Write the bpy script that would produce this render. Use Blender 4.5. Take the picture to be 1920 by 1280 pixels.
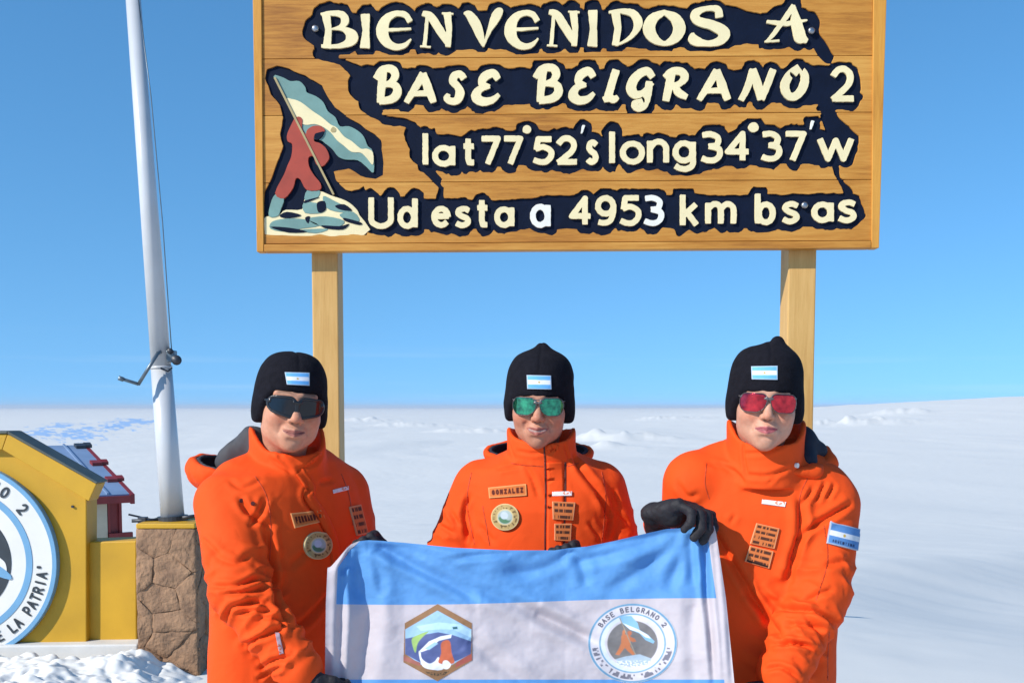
import bpy, bmesh, math, random
import numpy as np
from mathutils import Vector, Matrix
from mathutils.bvhtree import BVHTree

for o in list(bpy.data.objects):
    bpy.data.objects.remove(o, do_unlink=True)
SC = bpy.context.scene
COL = SC.collection
rad = math.radians
random.seed(4); np.random.seed(4)

# ------------------------------------------------------------------ camera
EYE = 1.55; FPX = 2000.0; PITCH = rad(4.0); CX = 960.0; CY = 763 + FPX*math.tan(PITCH)
cam_d = bpy.data.cameras.new('camera'); cam = bpy.data.objects.new('camera', cam_d); COL.objects.link(cam)
cam.location = (0, 0, EYE); cam.rotation_euler = (rad(90)-PITCH, 0, 0)
cam_d.sensor_width = 36; cam_d.lens = 36*FPX/1920; cam_d.shift_y = (CY-640)/1920
cam_d.clip_start = 0.05; cam_d.clip_end = 200000
SC.camera = cam

# ------------------------------------------------------------------ light
SUN_AZ, SUN_EL = rad(54), rad(33)            # sun behind the camera's left shoulder
sdir = Vector((-math.sin(SUN_AZ)*math.cos(SUN_EL), -math.cos(SUN_AZ)*math.cos(SUN_EL), math.sin(SUN_EL)))
sun_d = bpy.data.lights.new('sun', 'SUN'); sun = bpy.data.objects.new('sun', sun_d); COL.objects.link(sun)
sun_d.energy = 4.2; sun_d.angle = rad(0.53); sun_d.color = (1.0, 0.95, 0.87)
sun.rotation_euler = sdir.to_track_quat('Z', 'Y').to_euler(); sun.location = (-6, -6, 8)
wd = bpy.data.worlds.new('World'); SC.world = wd; wd.use_nodes = True
nt = wd.node_tree; nt.nodes.clear()
sky = nt.nodes.new('ShaderNodeTexSky'); sky.sky_type = 'NISHITA'; sky.sun_disc = False
sky.sun_elevation = SUN_EL; sky.sun_rotation = math.atan2(sdir.x, sdir.y)
sky.altitude = 500; sky.air_density = 1.15; sky.dust_density = 0.0; sky.ozone_density = 5.0
hsv = nt.nodes.new('ShaderNodeHueSaturation'); hsv.inputs['Saturation'].default_value = 1.16; hsv.inputs['Value'].default_value = 1.10; hsv.inputs['Hue'].default_value = 0.492
bg = nt.nodes.new('ShaderNodeBackground'); bg.inputs['Strength'].default_value = 0.15
wo = nt.nodes.new('ShaderNodeOutputWorld')
wtc = nt.nodes.new('ShaderNodeTexCoord'); wad = nt.nodes.new('ShaderNodeVectorMath'); wad.operation = 'ADD'; wad.inputs[1].default_value = (0, 0, 0.215)
wnm = nt.nodes.new('ShaderNodeVectorMath'); wnm.operation = 'NORMALIZE'
nt.links.new(wtc.outputs['Generated'], wad.inputs[0]); nt.links.new(wad.outputs[0], wnm.inputs[0]); nt.links.new(wnm.outputs[0], sky.inputs[0])
nt.links.new(sky.outputs[0], hsv.inputs['Color']); # thin streaks of high cloud low over the horizon
csp = nt.nodes.new('ShaderNodeSeparateXYZ'); nt.links.new(wtc.outputs['Generated'], csp.inputs[0])
cmp_ = nt.nodes.new('ShaderNodeMapping'); cmp_.inputs['Scale'].default_value = (2.2, 2.2, 75); nt.links.new(wtc.outputs['Generated'], cmp_.inputs[0])
cnz = nt.nodes.new('ShaderNodeTexNoise'); cnz.inputs['Scale'].default_value = 1.6; cnz.inputs['Detail'].default_value = 6; nt.links.new(cmp_.outputs[0], cnz.inputs[0])
cr1 = nt.nodes.new('ShaderNodeMapRange'); cr1.inputs[1].default_value = 0.56; cr1.inputs[2].default_value = 0.75; cr1.inputs[4].default_value = 0.14; nt.links.new(cnz.outputs['Fac'], cr1.inputs[0])
cr2 = nt.nodes.new('ShaderNodeMapRange'); cr2.inputs[1].default_value = 0.07; cr2.inputs[2].default_value = 0.03; nt.links.new(csp.outputs[2], cr2.inputs[0])
cml = nt.nodes.new('ShaderNodeMath'); cml.operation = 'MULTIPLY'; nt.links.new(cr1.outputs[0], cml.inputs[0]); nt.links.new(cr2.outputs[0], cml.inputs[1])
cmx = nt.nodes.new('ShaderNodeMix'); cmx.data_type = 'RGBA'; cmx.inputs['B'].default_value = (4.6, 5.2, 5.6, 1)
nt.links.new(cml.outputs[0], cmx.inputs['Factor']); nt.links.new(hsv.outputs[0], cmx.inputs['A']); nt.links.new(cmx.outputs['Result'], bg.inputs[0]); nt.links.new(bg.outputs[0], wo.inputs[0])
SC.view_settings.view_transform = 'Standard'; SC.view_settings.look = 'None'
SC.view_settings.exposure = 0.34; SC.view_settings.gamma = 1.0; SC.view_settings.use_curve_mapping = False

# ------------------------------------------------------------------ helpers
def P(px, py, Y):
    """point at depth Y that the photograph shows at (px, py)"""
    xc = (px-CX)/FPX; yc = (CY-py)/FPX; c, s = math.cos(PITCH), math.sin(PITCH)
    dy = c + yc*s; dz = -s + yc*c; t = Y/dy
    return np.stack(np.broadcast_arrays(xc*t, Y+0*t, EYE+dz*t), -1)
def PV(px, py, Y): return Vector([float(v) for v in P(px, py, Y)])
def M(px, Y): return px*Y/FPX                                  # pixels to metres at depth Y
def lin(r, g, b):
    return tuple((c/255/12.92 if c <= 10 else ((c/255+0.055)/1.055)**2.4) for c in (r, g, b))
def smooth(a, b, x):
    t = np.clip((x-a)/(b-a), 0, 1); return t*t*(3-2*t)
def hash3(ix, iy, iz, seed):
    h = (ix.astype(np.int64)*374761393 + iy.astype(np.int64)*668265263 + iz.astype(np.int64)*1274126177 + seed*974634777) & 0xffffffff
    h = ((h ^ (h >> 13))*1103515245) & 0xffffffff
    h = ((h ^ (h >> 16))*2246822519) & 0xffffffff
    return ((h ^ (h >> 15)) & 0xffffff)/float(0xffffff)
def vnoise(p, seed=0):
    p = np.asarray(p, float); i = np.floor(p); f = p-i; f = f*f*f*(f*(f*6-15)+10); out = 0
    for dx in (0, 1):
        for dy in (0, 1):
            for dz in (0, 1):
                w = (f[..., 0] if dx else 1-f[..., 0])*(f[..., 1] if dy else 1-f[..., 1])*(f[..., 2] if dz else 1-f[..., 2])
                out = out + w*hash3(i[..., 0]+dx, i[..., 1]+dy, i[..., 2]+dz, seed)
    return out*2-1
def fbm(p, seed=0, octv=4, gain=0.5):
    s = 0; a = 1.0; p = np.asarray(p, float)
    for k in range(octv):
        s = s + a*vnoise(p, seed+k*17); p = p*2.03+5.3; a *= gain
    return s

def put(o, parent=None):
    COL.objects.link(o)
    if parent is not None:
        o.parent = parent; o.matrix_parent_inverse = parent.matrix_world.inverted()
    return o
def tag(o, label=None, cat=None, group=None, kind=None):
    if label: o['label'] = label
    if cat: o['category'] = cat
    if group: o['group'] = group
    if kind: o['kind'] = kind
    return o
def empty(name, loc):
    o = bpy.data.objects.new(name, None); o.location = loc; COL.objects.link(o); o.empty_display_size = 0.1
    o.matrix_world = Matrix.Translation(Vector(loc)); return o
def mesh(name, V, F, mat, parent=None, smooth_=True, col=None):
    me = bpy.data.meshes.new(name)
    V = np.asarray(V, np.float32)
    if isinstance(F, np.ndarray):
        n = len(F); k = F.shape[1]
        me.vertices.add(len(V)); me.vertices.foreach_set('co', V.ravel())
        me.loops.add(n*k); me.loops.foreach_set('vertex_index', F.astype(np.int32).ravel())
        me.polygons.add(n); me.polygons.foreach_set('loop_start', np.arange(0, n*k, k, dtype=np.int32))
        me.update(calc_edges=True)
    else:
        me.from_pydata([tuple(map(float, v)) for v in V], [], F); me.update()
    if smooth_: me.polygons.foreach_set('use_smooth', np.ones(len(me.polygons), bool))
    if col is not None:
        at = me.color_attributes.new('paint', 'FLOAT_COLOR', 'POINT')
        c = np.ones((len(V), 4), np.float32); c[:, :3] = col; at.data.foreach_set('color', c.ravel())
    for m in (mat if isinstance(mat, (list, tuple)) else [mat]): me.materials.append(m)
    o = bpy.data.objects.new(name, me); put(o, parent); return o
class MB:
    """collects simple solids, then makes one mesh object"""
    def __init__(s): s.V = []; s.F = []
    def add(s, V, F):
        n = len(s.V); s.V += [tuple(map(float, v)) for v in V]; s.F += [tuple(i+n for i in f) for f in F]; return s
    def box(s, c, d, rot=None):
        c = Vector(c); h = Vector(d)/2; R = rot or Matrix.Identity(3)
        V = [c+R @ Vector((x*h.x, y*h.y, z*h.z)) for x in (-1, 1) for y in (-1, 1) for z in (-1, 1)]
        return s.add(V, [(0, 1, 3, 2), (4, 6, 7, 5), (0, 4, 5, 1), (2, 3, 7, 6), (0, 2, 6, 4), (1, 5, 7, 3)])
    def hexa(s, a, b):
        """solid between two quads a and b (same winding)"""
        n = len(a); V = list(a)+list(b)
        F = [tuple(range(n))[::-1], tuple(range(n, 2*n))]+[(i, (i+1) % n, (i+1) % n+n, i+n) for i in range(n)]
        return s.add(V, F)
    def tube(s, pts, r, n=12, cap=True):
        pts = [Vector(p) for p in pts]; r = r if isinstance(r, (list, tuple)) else [r]*len(pts); V = []; F = []; up = None
        for i, p in enumerate(pts):
            d = (pts[min(i+1, len(pts)-1)]-pts[max(i-1, 0)]).normalized()
            if up is None: up = Vector((0, 0, 1)) if abs(d.z) < 0.9 else Vector((0, 1, 0))
            a = d.cross(up).normalized(); b = a.cross(d).normalized(); up = b
            for k in range(n):
                t = 2*math.pi*k/n; V.append(p+(a*math.cos(t)+b*math.sin(t))*r[i])
        for i in range(len(pts)-1):
            for k in range(n):
                F.append((i*n+k, i*n+(k+1) % n, (i+1)*n+(k+1) % n, (i+1)*n+k))
        if cap: F.append(tuple(range(n))[::-1]); F.append(tuple(range((len(pts)-1)*n, len(pts)*n)))
        return s.add(V, F)
    def build(s, name, mat, parent=None, smooth_=False, bevel=0):
        o = mesh(name, s.V, s.F, mat, parent, smooth_)
        bm = bmesh.new(); bm.from_mesh(o.data); bmesh.ops.recalc_face_normals(bm, faces=bm.faces)
        if bevel: bmesh.ops.bevel(bm, geom=list(bm.edges), offset=bevel, segments=2, affect='EDGES', profile=0.5)
        bm.to_mesh(o.data); bm.free()
        return o

# ------------------------------------------------------------------ materials
def mat(name, base, rough=0.6, var=0.12, vscale=8.0, vstretch=(1, 1, 1), bump=0.0, bscale=60.0, bdist=0.002, metal=0.0,
        spec=0.5, attr=None, crinkle=0.0, cscale=16.0, sheen=0.0, sss=0.0, base2=None, detail=5, coat=0.0, trans=0.0, bstretch=None):
    m = bpy.data.materials.new(name); m.use_nodes = True; n = m.node_tree.nodes; L = m.node_tree.links
    b = n['Principled BSDF']; b.inputs['Roughness'].default_value = rough; b.inputs['Metallic'].default_value = metal
    b.inputs['Specular IOR Level'].default_value = spec
    if sheen: b.inputs['Sheen Weight'].default_value = sheen
    if coat: b.inputs['Coat Weight'].default_value = coat
    if sss:
        b.inputs['Subsurface Weight'].default_value = sss; b.inputs['Subsurface Radius'].default_value = (0.012, 0.005, 0.003); b.inputs['Subsurface Scale'].default_value = 0.6
    tc = n.new('ShaderNodeTexCoord'); mp = n.new('ShaderNodeMapping'); mp.inputs['Scale'].default_value = vstretch
    L.new(tc.outputs['Object'], mp.inputs['Vector'])
    nz = n.new('ShaderNodeTexNoise'); nz.inputs['Scale'].default_value = vscale; nz.inputs['Detail'].default_value = detail
    L.new(mp.outputs[0], nz.inputs['Vector'])
    mix = n.new('ShaderNodeMix'); mix.data_type = 'RGBA'
    rmp = n.new('ShaderNodeMapRange'); rmp.inputs[1].default_value = 0.3; rmp.inputs[2].default_value = 0.7
    L.new(nz.outputs['Fac'], rmp.inputs[0]); L.new(rmp.outputs[0], mix.inputs['Factor'])
    if attr:
        at = n.new('ShaderNodeAttribute'); at.attribute_name = attr
        h1 = n.new('ShaderNodeHueSaturation'); h1.inputs['Value'].default_value = 1-var
        L.new(at.outputs['Color'], h1.inputs['Color']); L.new(h1.outputs[0], mix.inputs['A']); L.new(at.outputs['Color'], mix.inputs['B'])
    else:
        b2 = base2 or tuple(c*(1-var) for c in base)
        mix.inputs['A'].default_value = (*b2, 1); mix.inputs['B'].default_value = (*base, 1)
    L.new(mix.outputs['Result'], b.inputs['Base Color'])
    if bump:
        nb = n.new('ShaderNodeTexNoise'); nb.inputs['Scale'].default_value = bscale; nb.inputs['Detail'].default_value = 4
        if bstretch:
            m2 = n.new('ShaderNodeMapping'); m2.inputs['Scale'].default_value = bstretch; L.new(tc.outputs['Object'], m2.inputs['Vector']); L.new(m2.outputs[0], nb.inputs['Vector'])
        else: L.new(tc.outputs['Object'], nb.inputs['Vector'])
        bp = n.new('ShaderNodeBump'); bp.inputs['Strength'].default_value = bump; bp.inputs['Distance'].default_value = bdist
        L.new(nb.outputs['Fac'], bp.inputs['Height']); L.new(bp.outputs[0], b.inputs['Normal'])
    if crinkle:
        nc = n.new('ShaderNodeTexNoise'); nc.inputs['Scale'].default_value = cscale; nc.inputs['Detail'].default_value = 2; nc.inputs['Distortion'].default_value = 0.8; L.new(tc.outputs['Object'], nc.inputs['Vector'])
        s1 = n.new('ShaderNodeMath'); s1.operation = 'SUBTRACT'; s1.inputs[1].default_value = 0.5; s2 = n.new('ShaderNodeMath'); s2.operation = 'ABSOLUTE'
        L.new(nc.outputs['Fac'], s1.inputs[0]); L.new(s1.outputs[0], s2.inputs[0])
        bc = n.new('ShaderNodeBump'); bc.inputs['Strength'].default_value = crinkle; bc.inputs['Distance'].default_value = 0.02; L.new(s2.outputs[0], bc.inputs['Height'])
        if bump: L.new(bp.outputs[0], bc.inputs['Normal'])
        L.new(bc.outputs[0], b.inputs['Normal'])
    if trans:
        tb = n.new('ShaderNodeBsdfTranslucent'); L.new(mix.outputs['Result'], tb.inputs['Color'])
        ms = n.new('ShaderNodeMixShader'); ms.inputs[0].default_value = trans
        L.new(b.outputs[0], ms.inputs[1]); L.new(tb.outputs[0], ms.inputs[2]); L.new(ms.outputs[0], n['Material Output'].inputs['Surface'])
    return m

def wood_mat(name, c1, c2, c3, scale=1.0):
    m = bpy.data.materials.new(name); m.use_nodes = True; n = m.node_tree.nodes; L = m.node_tree.links
    b = n['Principled BSDF']; b.inputs['Roughness'].default_value = 0.55; b.inputs['Specular IOR Level'].default_value = 0.3
    tc = n.new('ShaderNodeTexCoord'); oi = n.new('ShaderNodeObjectInfo')
    ad = n.new('ShaderNodeVectorMath'); ad.operation = 'MULTIPLY_ADD'; ad.inputs[1].default_value = (1, 1, 1)
    cb = n.new('ShaderNodeCombineXYZ'); mu = n.new('ShaderNodeMath'); mu.operation = 'MULTIPLY'; mu.inputs[1].default_value = 13.0
    L.new(oi.outputs['Random'], mu.inputs[0]); L.new(mu.outputs[0], cb.inputs[0]); L.new(mu.outputs[0], cb.inputs[2])
    L.new(tc.outputs['Object'], ad.inputs[0]); L.new(cb.outputs[0], ad.inputs[2])
    mp = n.new('ShaderNodeMapping'); mp.inputs['Scale'].default_value = scale; L.new(ad.outputs[0], mp.inputs['Vector'])
    n1 = n.new('ShaderNodeTexNoise'); n1.inputs['Scale'].default_value = 3.0; n1.inputs['Detail'].default_value = 6; n1.inputs['Distortion'].default_value = 0.9
    n2 = n.new('ShaderNodeTexNoise'); n2.inputs['Scale'].default_value = 14.0; n2.inputs['Detail'].default_value = 8; n2.inputs['Roughness'].default_value = 0.7
    n3 = n.new('ShaderNodeTexNoise'); n3.inputs['Scale'].default_value = 2.2; n3.inputs['Detail'].default_value = 2
    L.new(mp.outputs[0], n1.inputs[0]); L.new(mp.outputs[0], n2.inputs[0]); L.new(ad.outputs[0], n3.inputs[0])
    r1 = n.new('ShaderNodeValToRGB'); e = r1.color_ramp.elements
    e[0].position = 0.36; e[0].color = (*c3, 1); e[1].position = 0.66; e[1].color = (*c1, 1)
    k = e.new(0.5); k.color = (*c2, 1)
    mx = n.new('ShaderNodeMath'); mx.operation = 'MULTIPLY_ADD'; mx.inputs[1].default_value = 0.34; 
    sb = n.new('ShaderNodeMath'); sb.operation = 'MULTIPLY_ADD'; sb.inputs[1].default_value = 0.28; 
    m3 = n.new('ShaderNodeMath'); m3.operation = 'MULTIPLY'; m3.inputs[1].default_value = 0.42
    L.new(n3.outputs['Fac'], m3.inputs[0]); L.new(n2.outputs['Fac'], sb.inputs[0]); L.new(m3.outputs[0], sb.inputs[2])
    L.new(n1.outputs['Fac'], mx.inputs[0]); L.new(sb.outputs[0], mx.inputs[2]); L.new(mx.outputs[0], r1.inputs[0])
    L.new(r1.outputs[0], b.inputs['Base Color'])
    bp = n.new('ShaderNodeBump'); bp.inputs['Strength'].default_value = 0.25; bp.inputs['Distance'].default_value = 0.002
    L.new(n2.outputs['Fac'], bp.inputs['Height']); L.new(bp.outputs[0], b.inputs['Normal'])
    return m

MT = {}
MT['wood'] = wood_mat('varnished_wood', (0.60, 0.30, 0.062), (0.46, 0.195, 0.030), (0.25, 0.088, 0.013), (1.2, 1.0, 16))
MT['frame_wood'] = wood_mat('frame_wood', (0.66, 0.33, 0.06), (0.55, 0.25, 0.04), (0.40, 0.16, 0.022), (14, 14, 1.2))
MT['post_wood'] = wood_mat('post_wood', (0.66, 0.41, 0.15), (0.56, 0.33, 0.105), (0.45, 0.24, 0.07), (16, 16, 1.0))
MT['navy'] = mat('navy_paint', (0.004, 0.009, 0.026), 0.7, 0.3, 20, bump=0.25, bscale=90, spec=0.12)
MT['cream'] = mat('cream_paint', (0.82, 0.70, 0.40), 0.55, 0.12, 14, bump=0.15, bscale=80)
MT['white_letter'] = mat('white_paint', (0.80, 0.78, 0.68), 0.5, 0.1, 14)
MT['teal'] = mat('teal_paint', (0.17, 0.31, 0.27), 0.5, 0.25, 16)
MT['red_paint'] = mat('red_paint', (0.40, 0.052, 0.024), 0.5, 0.25, 16)
MT['tan_paint'] = mat('tan_paint', (0.42, 0.33, 0.15), 0.5, 0.2, 16)
MT['steel'] = mat('bolt_steel', (0.35, 0.36, 0.38), 0.35, 0.2, 40, metal=0.9)
MT['yellow'] = mat('yellow_wall_paint', (0.61, 0.335, 0.012), 0.55, 0.22, 3, bump=0.25, bscale=120, bdist=0.003)
MT['flashing'] = mat('grey_flashing', (0.085, 0.10, 0.085), 0.55, 0.3, 12)
MT['disc_white'] = mat('disc_white_paint', (0.74, 0.72, 0.67), 0.5, 0.08, 6)
MT['disc_blue'] = mat('disc_blue_paint', (0.16, 0.36, 0.56), 0.5, 0.12, 8)
MT['disc_dark'] = mat('disc_dark_paint', (0.035, 0.045, 0.055), 0.5, 0.3, 12)
MT['pole'] = mat('painted_pole', (0.54, 0.55, 0.56), 0.32, 0.08, 6, spec=0.5, coat=0.2)
MT['dark_metal'] = mat('dark_metal', (0.035, 0.04, 0.05), 0.45, 0.3, 30)
MT['grey_metal'] = mat('grey_metal', (0.16, 0.20, 0.23), 0.4, 0.3, 30, metal=0.6)
MT['mortar'] = mat('mortar', (0.25, 0.15, 0.09), 0.9, 0.35, 14, bump=0.6, bscale=60, bdist=0.006)
MT['stone'] = mat('brown_stone', (0.37, 0.215, 0.12), 0.9, 0.5, 8, bump=1.0, bscale=30, bdist=0.016, base2=(0.19, 0.11, 0.065), detail=10)
MT['hut_red'] = mat('hut_red_paint', (0.24, 0.020, 0.020), 0.5, 0.25, 3)
MT['hut_roof'] = mat('hut_roof_metal', (0.20, 0.29, 0.44), 0.5, 0.2, 1.5)
MT['hut_cream'] = mat('hut_cream_paint', (0.55, 0.47, 0.33), 0.55, 0.15, 3)
# ------------------------------------------------------------------ ground
def snow_mat():
    m = bpy.data.materials.new('snow'); m.use_nodes = True; n = m.node_tree.nodes; L = m.node_tree.links
    b = n['Principled BSDF']; b.inputs['Roughness'].default_value = 0.75; b.inputs['Specular IOR Level'].default_value = 0.25
    at = n.new('ShaderNodeAttribute'); at.attribute_name = 'paint'
    tc = n.new('ShaderNodeTexCoord')
    nz = n.new('ShaderNodeTexNoise'); nz.inputs['Scale'].default_value = 0.7; nz.inputs['Detail'].default_value = 8; nz.inputs['Roughness'].default_value = 0.6
    n2 = n.new('ShaderNodeTexNoise'); n2.inputs['Scale'].default_value = 22; n2.inputs['Detail'].default_value = 6
    L.new(tc.outputs['Object'], nz.inputs[0]); L.new(tc.outputs['Object'], n2.inputs[0])
    mr = n.new('ShaderNodeMapRange'); mr.inputs[1].default_value = 0.3; mr.inputs[2].default_value = 0.7; mr.inputs[3].default_value = 0.985; mr.inputs[4].default_value = 1.0
    L.new(nz.outputs['Fac'], mr.inputs[0])
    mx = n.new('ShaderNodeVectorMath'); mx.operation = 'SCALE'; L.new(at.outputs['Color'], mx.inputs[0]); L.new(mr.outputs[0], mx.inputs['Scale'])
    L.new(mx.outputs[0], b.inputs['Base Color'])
    bp = n.new('ShaderNodeBump'); bp.inputs['Strength'].default_value = 0.06; bp.inputs['Distance'].default_value = 0.02
    L.new(n2.outputs['Fac'], bp.inputs['Height'])
    b2 = n.new('ShaderNodeBump'); b2.inputs['Strength'].default_value = 0.05; b2.inputs['Distance'].default_value = 0.15
    L.new(nz.outputs['Fac'], b2.inputs['Height']); L.new(bp.outputs[0], b2.inputs['Normal']); L.new(b2.outputs[0], b.inputs['Normal'])
    return m
MT['snow'] = snow_mat()
SNOW = (0.70, 0.682, 0.635)
_lr = np.linspace(math.log(0.2), math.log(90000), 900)
_tab = [(0.2, 0), (6.6, 0), (10, -.25), (15, -.8), (30, -3.0), (60, -6.3), (120, -12), (300, -27), (800, -50), (2000, -63), (5000, -68), (90000, -68)]
_z = np.interp(_lr, [math.log(a) for a, _ in _tab], [b for _, b in _tab])
_k = np.hanning(61); _k /= _k.sum()
_z = np.convolve(np.pad(_z, 30, mode='edge'), _k, mode='valid')
_z -= np.interp(math.log(3), _lr, _z)
DRIFTS = [  # (px, py) centre on the plain, half width px, amplitude m, depth stretch
    (1160, 822, 85, 7, 180), (880, 806, 60, 6, 200), (1050, 840, 150, 4, 120), (1600, 800, 110, 7, 300), (1690, 792, 60, 6, 300), (770, 795, 90, 4, 300), (690, 786, 70, 5, 500),
    (1250, 788, 80, 5, 400), (1450, 812, 60, 3, 180)]
BLUE_SHADES = [(78, 812, 34, 9), (150, 812, 42, 15), (225, 797, 40, 8), (265, 790, 30, 5), (120, 798, 30, 5)]  # blue shade of far crevasses, painted into the snow colour: px, py, half sizes
def ground_h(x, y):
    r = np.hypot(x, y); r = np.maximum(r, 0.25)
    z = np.interp(np.log(r), _lr, _z)
    yy = np.maximum(y, 0.3*r+1e-6); px = 960+2000*x/yy
    # broad ice dome on the right
    z = z + (120+40*smooth(1500, 2600, px))*smooth(1000, 1980, px)*smooth(1800, 7000, r)
    # near rolling snow, right: a shallow basin that turns from the sun, then a crest
    rb = 34*np.exp(np.clip((px-1600)/320., -1, 2.5)*0.66)
    lat = 0.9*np.logaddexp(0, (x-1.5)/0.9)
    z = z - 0.05*lat*smooth(4.6, 6.5, r)*(1-smooth(rb*0.6, rb*1.5, r)) - 0.25*smooth(1500, 1900, px)*(1-smooth(rb*0.6, rb*1.5, r))*smooth(8, 20, r)
    q = np.stack([x, y, 0*x], -1)
    near = smooth(5.2, 9, r)
    z = z + 0.008*fbm(q*1.3, 3, 3) + near*0.035*fbm(q*0.16, 9, 2)*np.clip(r/12, 0, 3)
    z = z + smooth(60, 400, r)*0.9*fbm(q*np.array([.010, .005, 1]), 21, 2)
    far = smooth(700, 1500, r)
    z = z + far*4.5*np.maximum(fbm(q*np.array([.0035, .0012, 1]), 31, 4), -0.1)*(1-0.6*smooth(6000, 12000, r))
    z = z + far*1.0*(1-smooth(7000, 15000, r))*np.maximum(fbm(q*np.array([.011, .014, 1]), 51, 3), 0)*smooth(-.1, .5, fbm(q*np.array([.0016, .0007, 1]), 57, 2))
    for (bx, by, w, a, dsp) in DRIFTS:
        rr = (1.55+60)/((by-763)/2000.); u = (px-bx)/w; v = (r-rr)/(dsp*0.4)
        z = z + 2.6*a*np.exp(-u*u-v*v)*(1+0.8*fbm(q*0.02, 77, 3))
    return z
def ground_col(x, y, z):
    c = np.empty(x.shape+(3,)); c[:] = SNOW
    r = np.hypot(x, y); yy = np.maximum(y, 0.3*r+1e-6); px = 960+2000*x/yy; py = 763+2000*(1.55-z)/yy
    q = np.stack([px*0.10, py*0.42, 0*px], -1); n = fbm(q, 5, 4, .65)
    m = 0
    for (bx, by, hw, hh) in BLUE_SHADES:
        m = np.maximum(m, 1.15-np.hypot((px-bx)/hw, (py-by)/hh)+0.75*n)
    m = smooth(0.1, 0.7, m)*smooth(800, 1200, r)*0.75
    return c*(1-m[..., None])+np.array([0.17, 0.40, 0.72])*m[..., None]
def build_ground():
    ang = np.concatenate([np.linspace(-180, -34, 60)[:-1], np.linspace(-34, 34, 900), np.linspace(34, 180, 60)[1:]])
    rr = np.exp(np.concatenate([np.linspace(math.log(0.3), math.log(4.5), 60)[:-1], np.linspace(math.log(4.5), math.log(80000), 620)]))
    A, R_ = np.meshgrid(np.radians(ang[:-1]), rr, indexing='xy')
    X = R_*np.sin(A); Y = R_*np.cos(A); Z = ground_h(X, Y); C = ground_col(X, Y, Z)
    nr, na = X.shape
    V = np.stack([X, Y, Z], -1).reshape(-1, 3)
    i, j = np.meshgrid(np.arange(nr-1), np.arange(na), indexing='ij'); j2 = (j+1) % na
    F = np.stack([i*na+j, i*na+j2, (i+1)*na+j2, (i+1)*na+j], -1).reshape(-1, 4)[:, ::-1]
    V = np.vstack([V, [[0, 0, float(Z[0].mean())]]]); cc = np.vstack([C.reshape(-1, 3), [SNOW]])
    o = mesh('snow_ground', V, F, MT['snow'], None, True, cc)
    bm = bmesh.new(); bm.from_mesh(o.data); bm.verts.ensure_lookup_table(); c = bm.verts[len(V)-1]
    for k in range(na): bm.faces.new((bm.verts[(k+1) % na], bm.verts[k], c))
    bm.normal_update()
    bm.to_mesh(o.data); bm.free()
    o.data.polygons.foreach_set('use_smooth', np.ones(len(o.data.polygons), bool))
    tag(o, 'bright wind-packed snowfield sloping away to a flat icy horizon', None, kind='structure')
    # churned snow heaped in front of the yellow monument
    x = np.linspace(-4.6, -1.55, 330); y = np.linspace(4.75, 6.36, 190); X, Y = np.meshgrid(x, y)
    q = np.stack([X, Y, 0*X], -1)
    ridge = smooth(4.8, 5.35, Y)*(1-smooth(6.15, 6.34, Y))*smooth(-1.6, -2.1, X)
    lump = np.maximum(fbm(q*3.2, 41, 4), -0.3)+0.35*np.abs(vnoise(q*14, 55))
    Z = ground_h(X, Y)-0.05+ridge*(0.12+0.06*lump+0.05*fbm(q*1.1, 61, 2))
    Z = Z+0.07*smooth(5.5, 6.0, Y)*ridge*smooth(-1.9, -2.6, X)
    nr, na = X.shape; i, j = np.meshgrid(np.arange(nr-1), np.arange(na-1), indexing='ij')
    F = np.stack([i*na+j, i*na+j+1, (i+1)*na+j+1, (i+1)*na+j], -1).reshape(-1, 4)
    c = np.tile(np.array([[0.78, 0.765, 0.72]]), (nr*na, 1))
    o = mesh('snow_bank', np.stack([X, Y, Z], -1).reshape(-1, 3), F, MT['snow'], None, True, c)
    tag(o, 'churned heap of loose snow at the foot of the yellow monument', None, kind='structure')
build_ground()
# ------------------------------------------------------------------ flat shapes: strokes, contours, plates
def spl(pts, n=8, closed=False):
    p = np.array([(q[0], q[1], q[2] if len(q) > 2 else np.nan) for q in pts], float)
    if np.isnan(p[0, 2]): p[:, 2] = 1.0
    N = len(p); out = []
    rng = range(N) if closed else range(N-1)
    for i in rng:
        a, b, c, d = (p[(i-1) % N] if closed or i > 0 else p[0]), p[i], p[(i+1) % N], (p[(i+2) % N] if closed or i+2 < N else p[N-1])
        for k in range(n):
            t = k/n
            out.append(0.5*((2*b)+(-a+c)*t+(2*a-5*b+4*c-d)*t*t+(-a+3*b-3*c+d)*t**3))
    out.append(p[0] if closed else p[-1]); return np.array(out)
def seg_sdf(X, Y, s, flat=False):
    """distance field of a polyline s[:, (x, y, halfwidth)]"""
    D = np.full(X.shape, 1e9)
    for a, b in zip(s[:-1], s[1:]):
        dx, dy = b[0]-a[0], b[1]-a[1]; L = dx*dx+dy*dy+1e-9
        t = np.clip(((X-a[0])*dx+(Y-a[1])*dy)/L, 0, 1)
        D = np.minimum(D, np.hypot(X-a[0]-t*dx, Y-a[1]-t*dy)-(a[2]+(b[2]-a[2])*t))
    if flat and np.hypot(*(s[0, :2]-s[-1, :2])) > 1:             # square-cut stroke ends
        for e, f in ((s[0], s[1]), (s[-1], s[-2])):
            d = (e-f)[:2]; L = np.hypot(*d)
            if L < 1e-6: continue
            t = ((X-e[0])*d[0]+(Y-e[1])*d[1])/L; m = (np.hypot(X-e[0], Y-e[1]) < 1.6*e[2]+.5) & (t > 0); D = np.where(m, np.maximum(D, t-.35*e[2]), D)
    return D
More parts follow.
